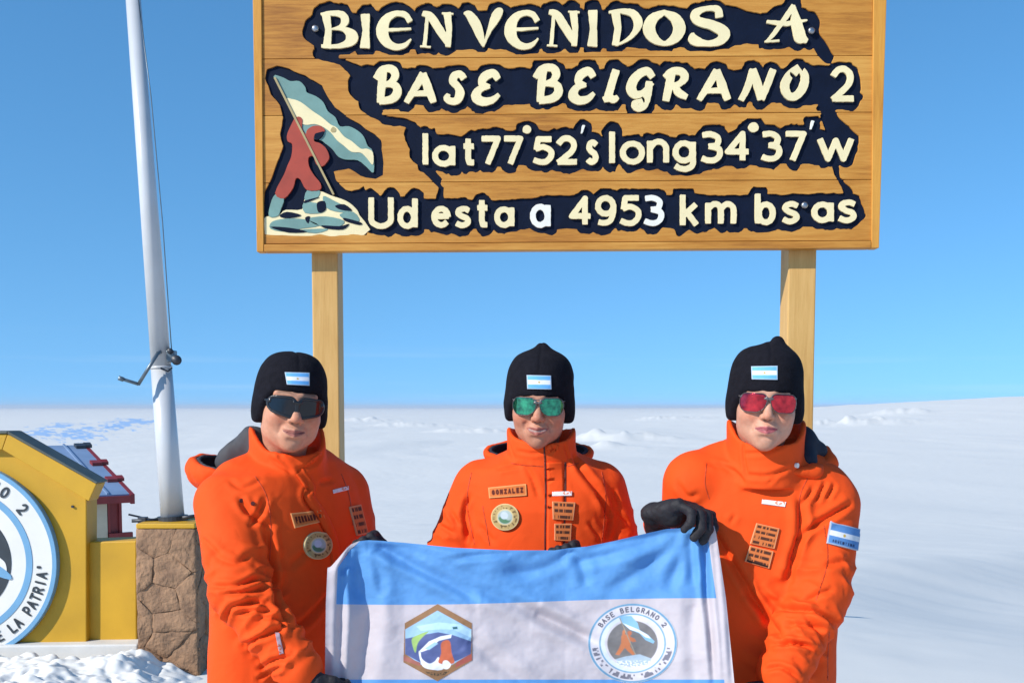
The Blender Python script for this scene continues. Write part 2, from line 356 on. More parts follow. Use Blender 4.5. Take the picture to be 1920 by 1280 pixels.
def poly_sdf(X, Y, poly):
    poly = np.asarray(poly, float); D = np.full(X.shape, 1e9); ins = np.zeros(X.shape, bool)
    for a, b in zip(poly, np.roll(poly, -1, 0)):
        dx, dy = b-a; t = np.clip(((X-a[0])*dx+(Y-a[1])*dy)/(dx*dx+dy*dy+1e-9), 0, 1)
        D = np.minimum(D, np.hypot(X-a[0]-t*dx, Y-a[1]-t*dy))
        c = ((a[1] > Y) != (b[1] > Y)) & (X < dx*(Y-a[1])/(dy if abs(dy) > 1e-12 else 1e-12)+a[0]); ins ^= c
    return np.where(ins, -D, D)
def rdp(p, eps):
    if len(p) < 3: return p
    keep = np.zeros(len(p), bool); keep[0] = keep[-1] = True; st = [(0, len(p)-1)]
    while st:
        a, b = st.pop()
        if b <= a+1: continue
        d = p[b]-p[a]; L = np.hypot(*d); q = p[a+1:b]-p[a]
        ds = np.abs(q[:, 0]*d[1]-q[:, 1]*d[0])/L if L > 1e-9 else np.hypot(q[:, 0], q[:, 1])
        k = int(ds.argmax())
        if ds[k] > eps: keep[a+1+k] = True; st += [(a, a+1+k), (a+1+k, b)]
    return p[keep]
def contours(F, x0, y0, h, eps=0.25):
    """closed loops of the zero level (F < 0 inside) by marching squares"""
    F = np.pad(F, 1, constant_values=1e3); F = np.where(np.abs(F) < 1e-6, 1e-6, F); F = np.clip(F, -3, 3)
    ins = F < 0; nxt = {}
    def pt(i, j, k, l):
        a, b = F[i, j], F[k, l]; t = a/(a-b); return ((j+(l-j)*t-1)*h+x0, (i+(k-i)*t-1)*h+y0)
    cell = ins[:-1, :-1].astype(int)+2*ins[:-1, 1:]+4*ins[1:, 1:]+8*ins[1:, :-1]
    T = {1: [(3, 0)], 2: [(0, 1)], 3: [(3, 1)], 4: [(1, 2)], 5: [(3, 0), (1, 2)], 6: [(0, 2)], 7: [(3, 2)], 8: [(2, 3)], 9: [(2, 0)], 10: [(0, 1), (2, 3)], 11: [(2, 1)], 12: [(1, 3)], 13: [(1, 0)], 14: [(0, 3)]}
    pos = {}
    def ek(i, j, e): return {0: (i, j, 0), 2: (i+1, j, 0), 3: (i, j, 1), 1: (i, j+1, 1)}[e]
    for i, j in np.argwhere((cell > 0) & (cell < 15)):
        for a, b in T[int(cell[i, j])]:
            ka, kb = ek(i, j, a), ek(i, j, b); nxt[ka] = kb
    for k in nxt:
        i, j, o = k; pos[k] = pt(i, j, i, j+1) if o == 0 else pt(i, j, i+1, j)
    loops = []
    while nxt:
        s = next(iter(nxt)); k = s; lp = []
        while k in nxt:
            lp.append(pos[k]); k = nxt.pop(k)
        lp = np.array(lp)
        if len(lp) > 5:
            m = len(lp)//2; q = np.vstack([rdp(lp[:m+1], eps)[:-1], rdp(np.vstack([lp[m:], lp[:1]]), eps)[:-1]])
            ar = 0.5*np.sum(q[:, 0]*np.roll(q[:, 1], -1)-q[:, 1]*np.roll(q[:, 0], -1))
            if len(q) >= 3 and abs(ar) > 2.0*h*h: loops.append(q)
    return loops
def plate(name, loops, to3d, thick, mt, parent, back=0.0, bevel=0.0):
    """solid plate from closed 2-D loops (holes allowed). to3d maps (x, y) to the plane; thickness grows towards -Y"""
    W = [to3d(l[:, 0], l[:, 1]) for l in loops]
    if not W: return None
    cu = bpy.data.curves.new('tmp', 'CURVE'); cu.dimensions = '2D'; cu.fill_mode = 'BOTH'; cu.extrude = thick/2-bevel; cu.bevel_depth = bevel; cu.bevel_resolution = 0
    for w in W:
        sp = cu.splines.new('POLY'); sp.points.add(len(w)-1); sp.use_cyclic_u = True
        for p, q in zip(sp.points, w): p.co = (q[0], q[2], 0, 1)
    ob = bpy.data.objects.new('tmp', cu); COL.objects.link(ob)
    dg = bpy.context.evaluated_depsgraph_get(); me = bpy.data.meshes.new_from_object(ob.evaluated_get(dg))
    bpy.data.objects.remove(ob, do_unlink=True); bpy.data.curves.remove(cu)
    y0 = float(W[0][0][1]); me.name = name
    n = len(me.vertices); co = np.empty(n*3, np.float32); me.vertices.foreach_get('co', co); co = co.reshape(-1, 3)
    new = np.stack([co[:, 0], y0-back-thick/2-co[:, 2], co[:, 1]], -1); me.vertices.foreach_set('co', new.ravel().astype(np.float32)); me.update()
    me.materials.clear(); me.materials.append(mt)
    o = bpy.data.objects.new(name, me); put(o, parent); return o

# glyphs: strokes in a unit box (y up); each stroke = (points, smooth?, closed?); third value = relative half width
def ell(cx, cy, rx, ry, a0=0, a1=360, n=14, w=1.0, w2=None):
    t = np.radians(np.linspace(a0, a1, n)); return [(cx+rx*math.cos(k), cy+ry*math.sin(k), w if w2 is None else w+(w2-w)*abs(math.sin(k))) for k in t]
G = {
 'l': [[(.5, 0), (.5, 1)]], 'I': [[(.5, 0), (.5, 1)]],
 'a': [ell(.46, .47, .44, .47, 0, 360), [(.92, 0), (.92, .97)]],
 't': [[(.42, 1), (.42, .2), (.55, .02), (.95, .02)], [(0, .72), (.95, .72)]],
 '7': [[(0, 1), (1, 1), (.35, 0)]],
 '5': [[(.95, 1), (.22, 1), (.12, .58)], spl([(.12, .58), (.5, .66), (.95, .5), (.98, .25), (.7, .02), (.3, 0), (0, .08)]).tolist()],
 '2': [spl([(.02, .8), (.25, .98), (.6, 1), (.88, .8), (.8, .5), (.4, .22), (.02, 0)]).tolist(), [(.02, 0), (1, 0)]],
 's': [spl([(.92, .9), (.6, 1), (.2, .92), (.1, .72), (.4, .54), (.8, .42), (.92, .2), (.65, .02), (.3, 0), (.02, .1)]).tolist()],
 'o': [ell(.5, .5, .5, .5)], '0': [ell(.5, .5, .46, .5)], 'O': [ell(.5, .5, .5, .5)],
 'n': [[(.06, 0), (.06, 1)], spl([(.06, .65), (.3, .95), (.65, 1), (.92, .75), (.94, .4), (.94, 0)]).tolist()],
 'g': [ell(.46, .64, .44, .33), spl([(.92, .97), (.92, .5), (.9, .15), (.6, 0), (.25, .02), (.06, .1)]).tolist()],
 '3': [spl([(.05, .98), (.5, 1), (.88, .85), (.8, .6), (.42, .54)]).tolist(), spl([(.42, .54), (.9, .45), (.98, .22), (.7, .02), (.3, 0), (0, .07)]).tolist()],
 '4': [[(.75, 0), (.75, 1), (0, .3), (1, .3)]],
 'w': [[(0, 1), (.25, 0), (.5, .95), (.75, 0), (1, 1)]],
 'U': [spl([(.04, 1), (.04, .5), (.08, .15), (.5, 0), (.92, .15), (.96, .5), (.96, 1)]).tolist()],
 'd': [ell(.44, .33, .42, .33), [(.92, 0), (.92, 1)]],
 'b': [ell(.54, .33, .42, .33), [(.06, 0), (.06, 1)]],
 'e': [[(.05, .54), (.93, .54)], ell(.5, .5, .46, .5, 5, 318)],
 '9': [ell(.48, .68, .46, .32), spl([(.94, .72), (.92, .4), (.75, .1), (.4, 0), (.12, .03)]).tolist()],
 'k': [[(.06, 0), (.06, 1)], [(.92, .68), (.12, .3)], [(.35, .42), (.98, 0)]],
 'm': [[(.04, 0), (.04, 1)], spl([(.04, .7), (.2, .96), (.38, .96), (.5, .7), (.5, 0)]).tolist(), spl([(.5, .7), (.66, .96), (.84, .96), (.96, .7), (.96, 0)]).tolist()],
 # plain capitals (small lettering)
 'A': [[(0, 0), (.5, 1), (1, 0)], [(.2, .36), (.8, .36)]], 'B': [[(.05, 0), (.05, 1)], spl([(.05, 1), (.6, 1), (.82, .78), (.6, .54), (.05, .54)]).tolist(), spl([(.05, .54), (.7, .52), (.95, .27), (.7, 0), (.05, 0)]).tolist()],
 'D': [[(.05, 0), (.05, 1)], spl([(.05, 1), (.55, .98), (.95, .5), (.55, .02), (.05, 0)]).tolist()], 'E': [[(.95, 1), (.05, 1), (.05, 0), (.95, 0)], [(.05, .52), (.8, .52)]],
 'G': [ell(.52, .5, .48, .5, 40, 340), [(.6, .45), (.98, .45), (.98, .15)]], 'L': [[(.05, 1), (.05, 0), (.95, 0)]], 'N': [[(.05, 0), (.05, 1), (.95, 0), (.95, 1)]],
 'P': [[(.05, 0), (.05, 1)], spl([(.05, 1), (.65, 1), (.95, .74), (.65, .46), (.05, .46)]).tolist()], 'R': [[(.05, 0), (.05, 1)], spl([(.05, 1), (.65, 1), (.92, .75), (.65, .5), (.05, .5)]).tolist(), [(.5, .5), (.98, 0)]],
 'S': [spl([(.94, .88), (.6, 1), (.2, .94), (.06, .75), (.4, .54), (.85, .4), (.95, .2), (.65, .02), (.3, 0), (.02, .12)]).tolist()], 'T': [[(0, 1), (1, 1)], [(.5, 0), (.5, 1)]],
 'C': [ell(.55, .5, .5, .5, 45, 315)], 'F': [[(.95, 1), (.05, 1), (.05, 0)], [(.05, .52), (.8, .52)]], 'Z': [[(.02, 1), (.98, 1), (.02, 0), (.98, 0)]], 'V': [[(0, 1), (.5, 0), (1, 1)]],
 'M': [[(0, 0), (.05, 1), (.5, .3), (.95, 1), (1, 0)]], '"': [[(.3, 1), (.3, .75)], [(.7, 1), (.7, .75)]],
}
K = lambda *p: spl(list(p), 8).tolist()
DISPLAY = {  # flared calligraphic capitals of the first line
 'B': [[(.17, .02, 1.15), (.22, .5, .95), (.14, .97, 1.2)], K((.0, .96, .5), (.3, .99, .8), (.62, .95, 1.0), (.72, .78, 1.15), (.6, .6, .8), (.3, .53, .35)),
       K((.3, .53, .35), (.7, .52, .8), (.94, .3, 1.5), (.75, .1, 1.0), (.4, .03, .7), (.02, .04, .6))],
 'I': [[(.3, .02, 1.3), (.45, .5, 1.0), (.35, .98, 1.25)], [(.1, 1, .35), (.75, .98, .5)], [(.1, .01, .4), (.75, .0, .4)]],
 'E': [K((.95, .78, .9), (.8, .96, .9), (.5, .99, .9), (.22, .82, 1.2), (.1, .5, 1.5), (.2, .2, 1.3), (.48, .02, 1.0), (.78, .06, .8), (.98, .24, .4)), [(.02, .5, .7), (.5, .52, .6), (.98, .55, .45)]],
 'N': [[(.12, .02, .7), (.17, .5, .65), (.2, .95, .6)], [(0, .02, .4), (.3, 0, .4)], K((.08, .98, .8), (.3, .9, 1.1), (.55, .55, 1.15), (.78, .2, 1.0), (.86, .04, .5)), [(.84, .03, .9), (.88, .5, .9), (.82, .97, 1.1)], [(.66, .99, .4), (1, .97, .4)]],
 'V': [K((0, .9, .4), (.12, .88, 1.0), (.28, .66, 1.3), (.42, .3, 1.1), (.5, .02, .5)), K((.5, .02, .4), (.64, .4, .7), (.78, .72, 1.2), (.88, .92, 1.2), (.98, 1.0, .5))],
 'D': [[(.2, .03, 1.0), (.28, .5, 1.0), (.2, .97, 1.2)], K((0, .97, .5), (.4, 1.0, .8), (.75, .93, 1.1), (.92, .68, 1.2), (.82, .4, .9), (.55, .15, .6), (.2, .0, .35))],
 'O': [K((.5, .98, .8), (.2, .8, 1.3), (.08, .5, 1.5), (.2, .2, 1.3), (.5, .02, .8), (.8, .2, 1.3), (.92, .5, 1.5), (.8, .8, 1.3), (.5, .98, .8))],
 'S': [K((.78, .78, 1.1), (.72, .97, 1.0), (.4, .98, .8), (.12, .84, 1.2), (.2, .64, 1.2), (.6, .52, 1.3), (.92, .32, 1.4), (.8, .1, 1.2), (.45, .02, .9), (.08, .12, 1.3), (.04, .3, .6))],
 'A': [K((.02, .0, .5), (.16, .16, .7), (.4, .55, .8), (.66, .98, .9)), [(.66, 1.0, .6), (.72, .55, 1.4), (.82, .12, 1.5), (.97, .02, .8)], [(.05, .56, .6), (.5, .5, .8), (.98, .6, .4)], [(0, .0, .4), (.32, .03, .5)]],
}
BRUSH = {  # slanted brush capitals of the second line
 'B': [K((.22, .03, .9), (.26, .4, 1.0), (.34, .92, 1.0)), K((.04, .72, .8), (.3, .95, .9), (.7, .97, 1.0), (.86, .8, 1.0), (.7, .6, .8), (.38, .52, .6)), K((.38, .52, .7), (.85, .5, .9), (.94, .28, 1.1), (.7, .1, 1.0), (.22, .04, .9))],
 'A': [K((.02, .03, .8), (.25, .4, .9), (.58, .95, 1.0)), [(.6, .97, .9), (.76, .5, 1.1), (.94, .04, .9)], [(.12, .3, .7), (.8, .32, .8)]],
 'S': [K((.92, .84, .9), (.75, .97, .9), (.45, .92, 1.0), (.36, .72, 1.0), (.6, .55, .9), (.74, .32, 1.1), (.6, .08, 1.0), (.3, .02, .9), (.04, .12, .9), (.1, .26, .6))],
 'E': [K((.94, .8, .9), (.75, .97, 1.0), (.4, .85, 1.1), (.3, .62, .9), (.6, .52, .6)), K((.6, .52, .6), (.2, .42, .9), (.06, .18, 1.2), (.3, .02, 1.1), (.7, .06, .9), (.98, .24, .6))],
 'L': [K((.86, .97, 1.0), (.6, .6, 1.0), (.3, .15, 1.0)), K((.04, .05, .8), (.4, .1, 1.0), (.7, .04, .9), (.98, .12, .7))],
 'G': [K((.92, .84, .9), (.7, .98, 1.0), (.3, .85, 1.1), (.06, .58, 1.2), (.2, .38, 1.1), (.55, .42, .8), (.9, .66, .7)), K((.8, .68, .9), (.74, .38, 1.0), (.58, .1, 1.0), (.32, .02, .9), (.2, .14, .8), (.5, .22, .6))],
 'R': [K((.1, .02, .9), (.2, .4, 1.0), (.34, .9, 1.0)), K((.06, .8, .7), (.35, .96, .9), (.75, .95, 1.0), (.9, .76, 1.0), (.65, .54, .8), (.3, .48, .7)), K((.45, .5, .8), (.65, .25, 1.0), (.96, .12, .8))],
 'N': [K((.02, .02, .8), (.2, .4, .9), (.36, .95, .9)), [(.36, .95, 1.0), (.5, .5, 1.1), (.62, .05, 1.0)], K((.62, .05, .9), (.8, .5, .9), (.96, .96, .9))],
 'O': [K((.66, .97, .9), (.3, .75, 1.0), (.08, .4, 1.1), (.2, .08, 1.0), (.5, .02, 1.0), (.84, .3, 1.1), (.94, .7, 1.0), (.7, .93, .9), (.5, .78, .8))],
 '2': G['2'],
}
def place(strokes, x0, x1, y0, y1, hw, ex=1.0):
    """unit-box strokes to pixel polylines (x right, y down), inset by the half width hw"""
    out = []
    for s in strokes:
        a = np.array([(p[0], p[1], p[2] if len(p) > 2 else 1.0) for p in s], float); a[np.isnan(a[:, 2]), 2] = 1
        a[:, 0] = x0+hw+a[:, 0]*max(x1-x0-2*hw, 0.01); a[:, 1] = y1-hw-a[:, 1]*(y1-y0-2*hw); a[:, 2] = hw*a[:, 2]**ex; out.append(a)
    return out

LETTERS = []   # (strokes px, material)
for ch, x0, x1, y0, y1 in [('B', 597, 671, 20, 97), ('I', 675, 700, 24, 96), ('E', 705, 778, 21, 97), ('N', 783, 856, 20, 96), ('V', 864, 949, 14, 96), ('E', 945, 1016, 20, 96), ('N', 1020, 1092, 17, 94),
                           ('I', 1100, 1127, 17, 93), ('D', 1136, 1207, 17, 93), ('O', 1205, 1285, 18, 91), ('S', 1289, 1369, 11, 91), ('A', 1428, 1520, 7, 86)]:
    LETTERS.append((place(DISPLAY[ch], x0, x1, y0, y1, 6.1, 1.5), 'cream'))
for ch, x0, x1, y0, y1 in [('B', 697, 755, 122, 201), ('A', 755, 823, 132, 201), ('S', 830, 879, 132, 200), ('E', 883, 943, 130, 200), ('B', 995, 1057, 120, 200), ('E', 1065, 1121, 126, 198), ('L', 1125, 1165, 126, 198),
                           ('G', 1173, 1233, 126, 213), ('R', 1237, 1295, 126, 197), ('A', 1303, 1374, 126, 196), ('N', 1381, 1458, 124, 196), ('O', 1460, 1518, 120, 191), ('2', 1556, 1603, 126, 192)]:
    LETTERS.append((place(BRUSH[ch], x0, x1, y0, y1, 7.2 if ch != '2' else 5.6, 1.3), 'cream'))
for ch, x0, x1, y0, y1 in [('l', 792, 804, 248, 313), ('a', 810, 857, 271, 314), ('t', 866, 893, 258, 312), ('7', 900, 939, 256, 312), ('7', 942, 981, 256, 312), ('5', 997, 1039, 257, 310), ('2', 1042, 1085, 256, 310),
                           ('s', 1098, 1123, 263, 310), ('l', 1140, 1155, 245, 310), ('o', 1162, 1209, 265, 310), ('n', 1211, 1256, 262, 309), ('g', 1260, 1307, 263, 323), ('3', 1312, 1355, 248, 307), ('4', 1359, 1406, 247, 305),
                           ('3', 1425, 1466, 247, 304), ('7', 1470, 1511, 247, 305), ('w', 1532, 1600, 258, 304)]:
    LETTERS.append((place(G[ch], x0, x1, y0, y1, 5.2), 'cream'))
for ch, x0, x1, y0, y1 in [('U', 690, 740, 368, 430), ('d', 745, 786, 370, 430), ('e', 808, 847, 387, 428), ('s', 852, 885, 387, 428), ('t', 892, 918, 373, 428), ('a', 926, 967, 386, 428), ('a', 993, 1035, 381, 428),
                           ('4', 1067, 1110, 368, 425), ('9', 1115, 1157, 367, 424), ('5', 1160, 1202, 367, 424), ('3', 1205, 1245, 367, 424), ('k', 1273, 1310, 363, 426), ('m', 1320, 1382, 378, 423), ('b', 1413, 1455, 361, 423),
                           ('s', 1464, 1500, 378, 421), ('a', 1520, 1565, 377, 419), ('s', 1569, 1607, 375, 419)]:
    LETTERS.append((place(G[ch], x0, x1, y0, y1, 5.1), 'white_letter' if (993 <= x0 <= 994 or x0 == 1205) else 'cream'))
for x, y, r in [(988, 244, 7.5), (1412, 240, 9)]: LETTERS.append(([np.array([(x-.5, y, r), (x+.5, y, r)])], 'cream'))
for x, y in [(1092, 244), (1521, 236)]: LETTERS.append(([np.array([(x+2, y-7, 2.6), (x-2, y+7, 1.4)])], 'white_letter'))

Z7 = lambda pts: [(480+x/3.554, 100+y/3.554) for x, y in pts]
def build_sign():
    SY = 3.6
    root = empty('welcome_sign', (float(P(1062, 470, SY)[0]), SY+0.06, float(ground_h(np.array(0.2), np.array(SY)))))
    tag(root, 'carved wooden welcome sign with cream lettering on navy, on two square posts', 'sign')
    to3 = lambda dx=0: (lambda x, y: P(x, y, SY))
    T3 = lambda x, y: P(x, y, SY)
    tip = -26
    # back board
    q = [T3(a, b) for a, b in ((482, 468), (1646, 462), (1660, tip), (474, tip))]
    m = MB(); m.hexa([p+np.array([0, .006, 0]) for p in q], [p+np.array([0, .034, 0]) for p in q]); m.build('back_board', MT['frame_wood'], root)
    # routed navy ground
    h = 1.25; xs = np.arange(490, 1640, h); ys = np.arange(tip+8, 470, h); X, Y = np.meshgrid(xs, ys)
    D = np.full(X.shape, 1e9)
    for st, _ in LETTERS:
        pts = np.vstack(st); a0, a1 = pts[:, 0].min()-40, pts[:, 0].max()+40; b0, b1 = pts[:, 1].min()-40, pts[:, 1].max()+40
        i0, i1 = np.searchsorted(ys, [b0, b1]); j0, j1 = np.searchsorted(xs, [a0, a1]); sub = np.s_[i0:i1, j0:j1]
        d = np.full(X[sub].shape, 1e9)
        for s in st: d = np.minimum(d, seg_sdf(X[sub], Y[sub], s))
        D[sub] = np.minimum(D[sub], d)
    nn = fbm(np.stack([X*.045, Y*.045, 0*X], -1), 12, 3)
    N = D-13.5-4.5*nn
    for s in [[(600, 58, 34), (700, 60, 40), (860, 58, 40), (1100, 56, 40), (1360, 52, 40)], [(1360, 48, 40), (1440, 60, 28), (1470, 50, 42), (1500, 50, 38), (1530, 75, 16), (1552, 110, 14)],
              [(596, 100, 12), (640, 118, 8), (690, 150, 24), (686, 190, 16)], [(690, 160, 40), (850, 166, 36), (1000, 162, 36), (1200, 165, 36), (1400, 162, 34), (1560, 160, 40), (1580, 158, 38)],
              [(690, 195, 22), (720, 225, 10), (775, 235, 11)], [(775, 250, 20), (785, 290, 14), (800, 285, 34), (1000, 284, 30), (1300, 284, 30), (1570, 278, 34)], [(1545, 205, 16), (1560, 230, 20), (1580, 262, 28)],
              [(800, 315, 14), (822, 340, 12), (828, 352, 9), (824, 372, 10)], [(700, 398, 34), (900, 404, 30), (1100, 398, 34), (1300, 398, 34), (1480, 394, 32), (1585, 396, 36)], [(1565, 305, 12), (1572, 335, 8), (1590, 362, 12)],
              [(640, 372, 16), (668, 385, 22), (690, 415, 18)]]:
        N = np.minimum(N, seg_sdf(X, Y, np.array(s, float))-2.5*nn+2)
    emb = poly_sdf(X, Y, Z7([(75, 110), (140, 88), (250, 115), (350, 165), (440, 220), (470, 270), (530, 360), (610, 430), (700, 480), (790, 540), (835, 580), (850, 700), (855, 820), (800, 845), (700, 820), (620, 770),
        (520, 790), (540, 850), (600, 910), (640, 925), (690, 910), (720, 885), (760, 1010), (740, 1212), (700, 1215), (56, 1215), (50, 1060), (60, 930), (100, 840), (150, 720), (185, 620), (160, 540), (185, 430), (160, 350), (100, 280), (60, 170)]))
    N = np.minimum(N, emb-1.5*nn)
    # wood islands kept between the lines
    for s in [[(640, 108, 3), (720, 110, 6), (860, 112, 5), (1000, 108, 5), (1160, 104, 6), (1330, 104, 6), (1395, 98, 7), (1520, 107, 2)], [(720, 214, 3), (780, 218, 5), (900, 226, 6), (1060, 218, 6), (1300, 222, 6), (1480, 212, 7), (1535, 214, 4)],
              [(835, 344, 9), (900, 338, 10), (1100, 342, 11), (1250, 342, 11), (1400, 338, 12), (1540, 342, 9), (1572, 358, 3)]]:
        N = np.maximum(N, -(seg_sdf(X, Y, np.array(s, float))-1.5*nn))
    N = np.maximum(N, 13.5-13.5-D-9)                           # never cut through lettering surroundings
    lo = contours(N, xs[0], ys[0], h, 0.35)
    plate('navy_ground', contours(N-3, xs[0], ys[0], h, 0.5), T3, 0.004, MT['navy'], root, back=-0.0045)
    # front planks with the shape cut out of them
    cuts = [tip+4, 112, 218, 344, 458]
    cs = 0.0057
    for a, b in zip(cuts[:-1], cuts[1:]):
        band = np.maximum(np.maximum(a+0.9-Y-(X-500)*cs*(a > 0), Y-b+0.9+(X-500)*cs), np.maximum(492.5-X, X-1634.5))
        plate('plank', contours(np.maximum(-N, band), xs[0], ys[0], h, 0.3), T3, 0.011, MT['wood'], root, back=-0.005, bevel=0.0007)
    # frame
    def bar(a, b, c, d, mt):
        q = [T3(*p) for p in (a, b, c, d)]
        MB().hexa([p+np.array([0, .0335, 0]) for p in q], [p+np.array([0, -.0125, 0]) for p in q]).build('frame_bar', mt, root, bevel=0.002)
    bar((475, tip), (491.5, tip), (496, 473), (483, 473), MT['frame_wood']); bar((1635.5, tip), (1661, tip), (1646, 466), (1632, 466), MT['frame_wood'])
    bar((496.8, 459), (1631.2, 452.5), (1631.2, 466), (496.8, 473), MT['wood']); bar((492.5, tip), (1634.5, tip), (1634.8, tip+3), (492.5, tip+3), MT['wood'])
    # raised letters
    for st, mk in LETTERS:
        pts = np.vstack(st); w = pts[:, 2].max()+2; gx = np.arange(pts[:, 0].min()-w, pts[:, 0].max()+w, .9); gy = np.arange(pts[:, 1].min()-w, pts[:, 1].max()+w, .9)
        A, B = np.meshgrid(gx, gy); d = np.full(A.shape, 1e9)
        for s in st: d = np.minimum(d, seg_sdf(A, B, s, True))
        d = d+0.4*vnoise(np.stack([A*.25, B*.25, 0*A], -1), 3)
        plate('letter', contours(d, gx[0], gy[0], .9, 0.2), T3, 0.0095, MT[mk], root, back=-0.001, bevel=0.0005)
    # carved figure raising a flag
    em = []
    em.append(('flag_relief', 'teal', .006, [(120, 160), (180, 165), (230, 190), (290, 190), (330, 230), (340, 265), (400, 290), (450, 330), (480, 390), (530, 430), (560, 490), (620, 490), (680, 520), (720, 560), (745, 620), (780, 660), (785, 795), (740, 760), (680, 715), (600, 710), (550, 690), (510, 640), (460, 600), (430, 580), (340, 560), (290, 470), (205, 315)]))
    em.append(('flag_band', 'cream', .0075, [(205, 315), (240, 310), (300, 330), (380, 390), (440, 430), (500, 480), (540, 500), (590, 560), (640, 590), (700, 640), (740, 640), (780, 665), (780, 745), (740, 700), (700, 665), (640, 660), (590, 620), (540, 580), (500, 530), (440, 490), (390, 475), (330, 480), (280, 445)]))
    em.append(('sun_relief', 'tan_paint', .0085, [(500, 515), (515, 495), (535, 510), (530, 528), (510, 530)]))
    em.append(('figure_relief', 'red_paint', .0095, [(262, 440), (290, 428), (312, 448), (308, 500), (335, 545), (345, 515), (385, 490), (435, 492), (462, 520), (430, 535), (395, 545), (390, 590), (430, 605), (470, 640), (490, 690), (480, 722), (445, 757), (405, 742), (385, 690), (352, 700), (357, 760), (392, 820), (432, 870), (428, 912), (340, 912), (300, 845), (268, 838), (250, 900), (190, 970), (132, 935), (190, 815), (215, 750), (240, 690), (245, 610), (215, 590), (212, 545), (240, 480)]))
    em.append(('face_relief', 'navy', .0105, [(395, 545), (430, 532), (455, 528), (440, 562), (405, 582)]))
    em.append(('boot_relief', 'teal', .0085, [(132, 945), (188, 972), (168, 1040), (148, 1085), (90, 1088), (100, 1010)]))
    em.append(('rock_relief', 'cream', .006, [(55, 1108), (90, 1088), (160, 1076), (200, 1046), (310, 1042), (330, 965), (420, 922), (500, 950), (600, 985), (660, 1030), (690, 1080), (720, 1212), (55, 1212)]))
    for poly in ([(110, 1125), (200, 1105), (330, 1110), (420, 1150), (300, 1170), (200, 1190), (100, 1170)], [(345, 915), (425, 915), (410, 965), (330, 985)], [(320, 1000), (400, 1000), (460, 1030), (440, 1065), (330, 1065)], [(450, 955), (520, 985), (640, 1050), (560, 1060), (470, 1030)], [(350, 1105), (470, 1090), (590, 1120), (540, 1160), (420, 1150)], [(560, 1075), (650, 1060), (690, 1120), (600, 1110)], [(280, 1180), (480, 1172), (400, 1200)]):
        em.append(('rock_relief', 'teal', .0075, poly))
    for poly in ([(160, 1085), (210, 1060), (300, 1080), (260, 1095), (200, 1100)], [(100, 1160), (220, 1165), (340, 1190), (220, 1195)], [(440, 1150), (560, 1155), (620, 1140), (580, 1175), (480, 1170)], [(530, 1020), (590, 1010), (640, 1050), (570, 1045)], [(410, 1000), (460, 990), (465, 1045), (420, 1062)], [(590, 1100), (700, 1130), (690, 1145), (600, 1120)], [(330, 985), (420, 962), (390, 975), (330, 1000)], [(330, 1100), (360, 1090), (350, 1135)]):
        em.append(('rock_dark_streak', 'navy', .0085, poly))  # dark painted streaks on the carved rocks
    for nm, mk, th, poly in em:
        plate(nm, [np.array(spl(Z7(poly), 3, True)[:-1, :2])], T3, th, MT[mk], root, back=-0.0009, bevel=0.0006)
    a = np.array(Z7([(128, 168), (520, 945)])); d = (a[1]-a[0])/np.hypot(*(a[1]-a[0])); nrm = np.array([-d[1], d[0]])*1.9
    plate('staff_relief', [np.array([a[0]+nrm, a[1]+nrm, a[1]-nrm, a[0]-nrm])], T3, .012, MT['tan_paint'], root, back=-0.0007)
    # bolts
    for x, y in ((592, 56), (1520, 60), (1507, 386)):
        c = T3(x, y); MB().tube([c+np.array([0, -.004, 0]), c+np.array([0, -.013, 0]), c+np.array([0, -.0155, 0])], [.011, .011, .006], 12).build('bolt', MT['steel'], root, True)
    # posts
    for xf0, xf1 in ((584, 633), (1479, 1531)):
        p0 = P(xf0, 480, SY+.042); p1 = P(xf1, 480, SY+.042); gz = float(ground_h(np.array(p0[0]), np.array(SY)))
        zt = float(P(700, tip+12, SY)[2]); 
        MB().box(((p0[0]+p1[0])/2, SY+.042+.055, (zt+gz-.1)/2), (p1[0]-p0[0], .11, zt-gz+.1)).build('post', MT['post_wood'], root, bevel=.004)
build_sign()
